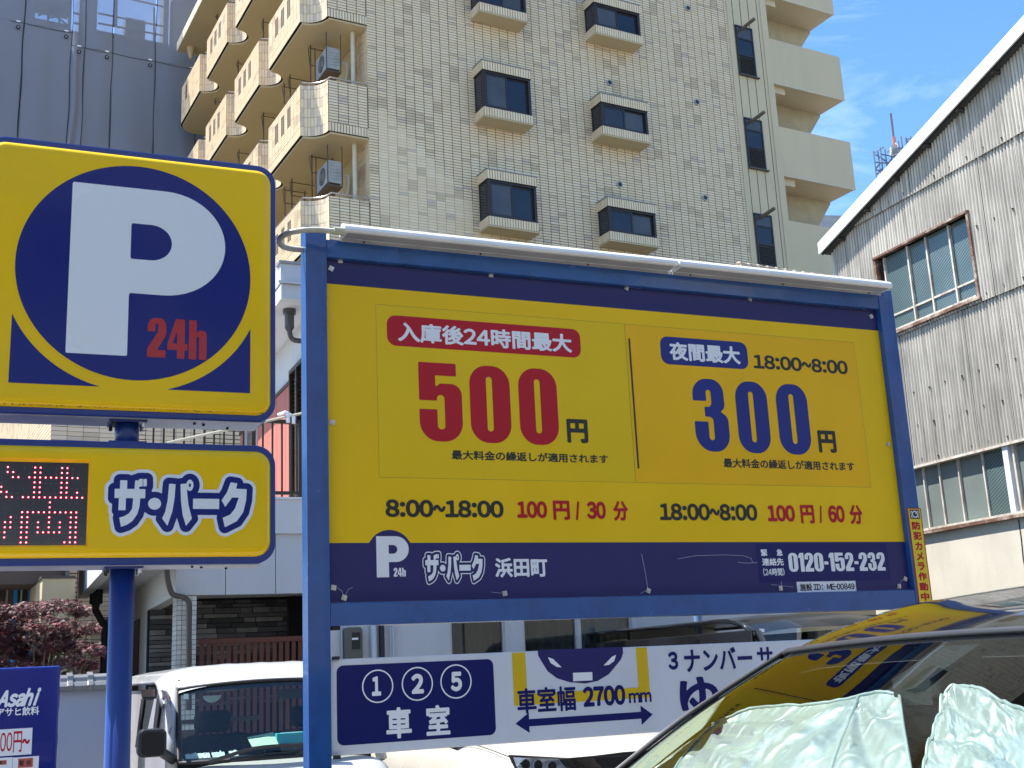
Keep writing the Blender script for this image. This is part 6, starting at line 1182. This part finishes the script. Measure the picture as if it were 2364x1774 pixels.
# --- black car in the foreground: windscreen, roof and silver sunshades
FC = Fr(at(1785, 1514, 3.3), 23.8); KS = 3.3 / 4.55
ca = thing('black_car', 'glossy black car in the foreground whose roof mirrors the yellow price sign', 'car', FC)
EP = [FC.hit(*p) for p in ((1400, 1774), (1498, 1692), (1579, 1632), (1683, 1565), (1785, 1501), (1875, 1452), (1973, 1420), (2038, 1396), (2150, 1380), (2364, 1337))]
us_c = [-1.45, -1.0] + [e[0] for e in EP] + [1.35, 2.2, 3.0, 3.5]; zs_c = [.93, 1.15] + [e[1] for e in EP] + [EP[-1][1] + .02, EP[-1][1] + .0, EP[-1][1] - .10, EP[-1][1] - .25]
_uu = np.linspace(-1.45, 3.5, 200); _zz = np.interp(_uu, us_c, zs_c); ker = np.hanning(13); ker /= ker.sum(); _zs = np.convolve(np.pad(_zz, 6, mode='edge'), ker, 'valid')
BC, HWc = -.76, .76
def CS(u, b, off=0.):
    e = (b - BC) / HWc; return (u - .05 * (1 - e * e) * (1 if u < .3 else max(0, 1 - (u - .3))), b, float(np.interp(u, _uu, _zs)) - .012 + .022 * (1 - e * e) - .02 * max(0, abs(e) - .9) / .1 + off)
def csolve(x, y, off=0.):
    best = (9e9, 0, 0); c = (-.3, -.7); r = (.9, .9)
    for it in range(5):
        for u in np.linspace(c[0] - r[0], c[0] + r[0], 13):
            for b in np.linspace(c[1] - r[1], c[1] + r[1], 13):
                p = CS(u, b, off); q = proj(FC.w(*p)); e = (q[0] - x) ** 2 + (q[1] - y) ** 2
                if e < best[0]: best = (e, u, b)
        c = best[1:]; r = (r[0] * .3, r[1] * .3)
    return c
ub0 = -1.02
mb = MB(); mb.grid(lambda s, t: CS(ub0 + (0 - ub0) * s, -.055 + (-1.41) * t), 26, 26); wsc = link('windscreen', mb.mesh(), ca, wind, smooth=True)
mb = MB(); mb.grid(lambda s, t: CS(.012 + 3.4 * s ** 1.3, -1.52 * t), 60, 30); link('roof', mb.mesh(), ca, car_black, smooth=True)
hdm = mat('grey black header seal', (.045, .045, .05), .3, 0, .1, 6)
strip(lambda s: CS(.0, -.04 - 1.44 * s, .004), .009, hdm, ca, 'header_seal', 30)
for b0, b1, nm in ((0, -.058, 'a_pillar'), (-1.465, -1.52, 'a_pillar')):
    mb = MB(); mb.grid(lambda s, t: CS(-1.3 + 1.32 * s, b0 + (b1 - b0) * t, .004), 30, 4); link(nm, mb.mesh(), ca, mat('satin black pillar', (.012, .014, .018), .25, 0, .1, 6, coat=.4), smooth=True)
strip(lambda s: CS(-1.1 + 1.11 * s, -.030, .010), .004, mat('pale seal edge', (.20, .22, .24), .3), ca, 'pillar_seal', 30); strip(lambda s: CS(-1.1 + 1.11 * s, -.058, .006), .006, rubber, ca, 'pillar_seal', 30)
beam = mat('beige pillar trim', (.30, .30, .24), .8, 0, .05, 6)
mb = MB(); mb.grid(lambda s, t: CS(-.85 + .65 * s - .1 * t * t, -.075 - (.02 + .075 * math.sin(min(1, s * 1.0) * math.pi * .5) * 1.0 * (1 if s < 1 else 0)) * t, -.010 - .012 * t), 26, 4); link('pillar_trim', mb.mesh(), ca, beam, smooth=True)
# side skins, doors, bonnet so that the car is a car from any side
def side(b, sgn):
    mb = MB(); rows = []
    for u in np.linspace(-1.3, 3.45, 24):
        zt = CS(u, b)[2]; zb = 1.0 if u > -1.0 else 1.0 - .2 * (-1.0 - u); rows.append([(u, b, zt), (u, b + sgn * .05, (zt + zb) / 2), (u, b + sgn * .10, zb), (u, b + sgn * .13, .75), (u, b + sgn * .12, .45), (u, b + sgn * .06, .28)])
    n = 6; mb.add([p for r in rows for p in r], [(i * n + j, (i + 1) * n + j, (i + 1) * n + j + 1, i * n + j + 1) for i in range(23) for j in range(5)], 0); o = mb.put('body_side', car_black, ca, smooth=True)
    mb = MB(); mb.add([(-.75, b + sgn * .095, 1.05), (2.9, b + sgn * .095, 1.05), (2.7, b + sgn * .035, CS(2.7, b)[2] - .12), (.25, b + sgn * .03, CS(.25, b)[2] - .07)], [(0, 1, 2, 3)]); mb.put('side_window', dglass, ca)
side(0, 1); side(-1.52, -1)
mb = MB(); mb.grid(lambda s, t: (-2.25 + 1.27 * s - .18 * (1 - (2 * t - 1) ** 2) * (1 - s), .09 - 1.70 * t, .78 + .30 * s ** .6 + .05 * (1 - (2 * t - 1) ** 2)), 16, 16); link('bonnet', mb.mesh(), ca, car_black, smooth=True)
mb = MB(); mb.box(-2.36, -2.2, -1.60, .08, .30, .78); mb.put('front_bumper', car_black, ca, bevel=.06); mb = MB(); mb.box(-2.25, -1.0, .06, .12, .3, .95); mb.box(-2.25, -1.0, -1.64, -1.58, .3, .95); mb.put('front_wing', car_black, ca, bevel=.02, kind=None); flatbox('tailgate', car_black, ca, 3.42, 3.5, -1.6, .08, .3, 1.5)
for u_ in (-1.55, 2.6): 
    for b_, o_ in ((-.10, 1), (-1.62, -1)):
        mb = MB(); mb.tube([(u_, b_, .33), (u_, b_ + .2, .33)], .33, 26); w__ = mb.put('wheel', tyre, ca); mb = MB(); x_ = b_ + (.2 if o_ > 0 else 0); mb.tube([(u_, x_ - .01, .33), (u_, x_ + .01, .33)], .21, 20); mb.put('rim', rimm, w__)
flatbox('dashboard', inter, ca, -1.0, -.55, -1.45, -.08, .9, 1.0); flatbox('cabin_floor', inter, ca, -1.0, 3.3, -1.5, -.03, .4, .45)
for cy in (-.42, -1.12):
    mb = MB(); mb.prism(rrect(cy - .24, cy + .24, .5, 1.22, .1), .75, .90, axis='x'); s_ = mb.put('seat', mat('black seat', (.02, .02, .022), .8), ca, bevel=.03); mb = MB(); mb.prism(rrect(cy - .13, cy + .13, 1.25, 1.42, .05), .80, .88, axis='x'); mb.put('headrest', MATS['black seat'], s_, bevel=.02)
mb = MB(); mb.grid(lambda s, t: tuple(Vector(CS(.03 + 3.2 * s, -.05 - 1.42 * t, -.06))), 20, 10); link('headlining', mb.mesh(), ca, mat('dark headlining', (.05, .05, .048), .9), smooth=True)
mu_, mbb = csolve(2075, 1560); p = CS(mu_, mbb, -.07); mb = MB(); mb.prism(rrect(p[1] - .12, p[1] + .12, p[2] - .055, p[2] + .01, .025), p[0] + .02, p[0] + .05, axis='x'); mb.put('rear_mirror', trimb, ca, bevel=.008)
mb = MB(); q0, q1 = CS(-.16, -.74, -.012), CS(-.02, -.74, -.012); mb.prism(rrect(-.82, -.68, 0, 1, .01), 0, 0) if 0 else mb.add([(q0[0], -.81, q0[2]), (q0[0], -.70, q0[2]), (q1[0], -.70, q1[2]), (q1[0], -.81, q1[2]), (q0[0], -.81, q0[2] - .05), (q0[0], -.70, q0[2] - .05), (q1[0], -.70, q1[2] - .05), (q1[0], -.81, q1[2] - .05)], [(0, 1, 2, 3), (7, 6, 5, 4), (0, 4, 5, 1), (1, 5, 6, 2), (2, 6, 7, 3), (3, 7, 4, 0)]); mb.put('sensor_housing', trimb, ca)
# sunshades
foil = bpy.data.materials.new('silver foil'); foil.use_nodes = True; N = foil.node_tree.nodes; Lk = foil.node_tree.links; pb = N['Principled BSDF']; pb.inputs['Base Color'].default_value = (.56, .585, .565, 1); pb.inputs['Metallic'].default_value = .6; pb.inputs['Roughness'].default_value = .42
tcc = N.new('ShaderNodeTexCoord'); vor = N.new('ShaderNodeTexNoise'); vor.noise_type = 'RIDGED_MULTIFRACTAL'; vor.inputs['Scale'].default_value = 13; vor.inputs['Detail'].default_value = 5; vor.inputs['Distortion'].default_value = 1.2; bu = N.new('ShaderNodeBump'); bu.inputs['Strength'].default_value = .9; bu.inputs['Distance'].default_value = .012
Lk.new(tcc.outputs['Object'], vor.inputs['Vector']); Lk.new(vor.outputs['Fac'], bu.inputs['Height']); Lk.new(bu.outputs['Normal'], pb.inputs['Normal'])
g77 = lambda x, y: (1564 + x / 2.765, 1174 + y / 2.765)
def shade(label, top, bot, seed, folds, amp):
    top = [csolve(*g77(*p), -.05) for p in top]; bot = [csolve(*g77(*p), -.07) if p[1] < 5000 else (-1.0, -p[0] / 1000) for p in bot]
    tt = np.linspace(0, 1, len(top)); tb__ = np.linspace(0, 1, len(bot)); o = np.mean([top[0], bot[-1]], 0)
    t_ = thing('sunshade', label, 'sunshade', FC, float(top[0][0]), float(top[0][1]), 'sunshades behind the black car windscreen', 1.3); ox, oy = float(top[0][0]), float(top[0][1])
    def fn(s, t):
        u = np.interp(s, tt, [q[0] for q in top]) * (1 - t) + np.interp(s, tb__, [q[0] for q in bot]) * t; b = np.interp(s, tt, [q[1] for q in top]) * (1 - t) + np.interp(s, tb__, [q[1] for q in bot]) * t
        d = 0
        for fs, ft, k in folds: a = math.atan2(t - ft, s - fs + 1e-6); rr_ = math.hypot(s - fs, t - ft); d += amp * math.sin(a * k + seed) * math.exp(-rr_ * 1.6) * min(1, rr_ * 6)
        q3 = 1.0 if seed > 5 else .45; d += amp * q3 * mnoise.noise(Vector((s * 4 + seed, t * 5, 1))) + amp * .35 * q3 * mnoise.noise(Vector((s * 12 + seed, t * 9, 4))) + .0022 * (1 - abs(mnoise.noise(Vector((s * 26, t * 22, seed)))) * 2)
        p = CS(float(u), float(b), -.055 - .02 * t + d - .0); return (p[0] - ox, p[1] - oy, p[2] - 1.3)
    mb = MB(); mb.grid(fn, 110, 70); link('foil', mb.mesh(), t_, foil, smooth=True)
    mb = MB(); mb.tube([tuple(Vector(fn(s, 0)) + Vector((0, 0, .002))) for s in np.linspace(0, 1, 40)], .0035, 6); mb.put('hem', mat('silver hem', (.6, .66, .65), .4, .5), t_, smooth=True)
    mb = MB(); mb.tube([tuple(Vector(fn(1 if seed < 5 else 0, s)) + Vector((0, 0, .002))) for s in np.linspace(0, 1, 30)], .0035, 6); mb.put('hem', MATS['silver hem'], t_, smooth=True)
    return fn, t_
fn, ts = shade('crumpled silver sunshade on the left, with a fold running from its top corner', [(165, 1290), (480, 1272), (900, 1235), (1180, 1200), (1420, 1205)], [(95, 9999), (500, 9999), (900, 9999), (1300, 9999), (1700, 9999)], 2.0, [(0, 0, 19), (.72, 0, 9)], .010)
mb = MB(); mb.tube([tuple(Vector(fn(.73, s)) + Vector((0, 0, .002))) for s in np.linspace(0, .9, 30)], .004, 6); mb.put('seam', MATS['silver hem'], ts, smooth=True)
mb = MB(); mb.tube([tuple(Vector(fn(.02 + .42 * s, .02 + .75 * s)) + Vector((0, 0, .003))) for s in np.linspace(0, 1, 30)], .0035, 6); mb.put('wire', MATS['silver hem'], ts, smooth=True)
shade('smooth silver sunshade on the right, bowed up around its rounded top', [(1690, 1185), (1770, 1148), (1990, 1190), (2212, 1290), (2500, 1480)], [(1560, 1700), (1900, 1900), (2200, 2000), (2600, 2100), (3000, 2100)], 7.0, [(.1, .0, 5)], .016)

# ================================================================== ground
asph = mat('asphalt', (.085, .083, .08), .9, 0, .15, 1.5, bump=.5, bs=60); concg = mat('concrete pavement', (.42, .40, .365), .85, 0, .12, 1, bump=.3, bs=40)
def ground(nm, m, pts, z):
    mb = MB(); mb.add([(x, y, z) for x, y in pts], [tuple(range(len(pts)))]); o = link(nm, mb.mesh(), None, m, 'structure'); return o
ground('ground', mat('bare ground', (.20, .19, .17), .9, 0, .1, .05), [(-600, -600), (600, -600), (600, 600), (-600, 600)], -.02)
def q_(u, b): p = FA.w(u, b, 0); return (p[0], p[1])
ground('parking_lot', asph, [q_(-12, .25), q_(14, .25), q_(14, 16), q_(-12, 16)], .0)
ground('pavement', concg, [q_(-30, -1.3), q_(30, -1.3), q_(30, .22), q_(-30, .22)], .004)
ground('road', asph, [q_(-40, -9), q_(40, -9), q_(40, -1.45), q_(-40, -1.45)], -.10 + .1)
mb = MB()
for i in range(-25, 26): 
    a, c = i * 1.2, i * 1.2 + 1.19; P = [FA.w(u, b, 0) for u, b in ((a, -1.445), (c, -1.445), (c, -1.305), (a, -1.305))]; mb.add([(*p[:2], z) for z in (.0, .12) for p in P], [(4, 5, 6, 7), (0, 1, 5, 4), (1, 2, 6, 5), (2, 3, 7, 6), (3, 0, 4, 7)])
o = link('kerb', mb.mesh(), None, concg, 'structure')
wl_ = mat('road paint', (.62, .62, .60), .7, 0, .1, 3)
for off_ in (-3.0, -.4, 2.2, 4.8): p = [FK.w(u, b, 0)[:2] for u, b in ((off_, -.6), (off_ + .12, -.6), (off_ + .12, 4.2), (off_, 4.2))]; ground('bay_line', wl_, [tuple(a) for a in p], .004)
ground('road_edge_line', wl_, [q_(-30, -1.75), q_(30, -1.75), q_(30, -1.62), q_(-30, -1.62)], .004)

# the row across the street: unseen, put in to bounce warm sun onto the sign; car and panes mirror it
FO = Fr(FA.w(0, -11.0, 0), 23.77)
ob = thing('street_front', 'unseen row of cream shop-houses across the street, facing the price sign', 'building', FO)
ofm = mat('cream street front', (.62, .56, .46), .8, 0, .08, .6); 
for k in range(-3, 4):
    u0 = 3 + k * 7.5; hgt = 7.5 + 1.8 * ((k * 7) % 3); flatbox('front_wall', ofm if k % 2 else mat('pale grey street front', (.52, .52, .50), .8), ob, u0, u0 + 7.4, -8, 0, 0, hgt)
    for fz in range(int(hgt // 2.8)):
        for j in range(3): w__ = flatbox('window_frame', dark_frame, ob, u0 + .7 + j * 2.2, u0 + 2.2 + j * 2.2, .0005, .05, .9 + fz * 2.8, 2.3 + fz * 2.8); flatbox('pane', pane, w__, u0 + .76 + j * 2.2, u0 + 2.14 + j * 2.2, .0505, .056, .96 + fz * 2.8, 2.24 + fz * 2.8)
    flatbox('cornice', white_film, ob, u0 - .02, u0 + 7.42, -.2, .12, hgt + .0005, hgt + .12)
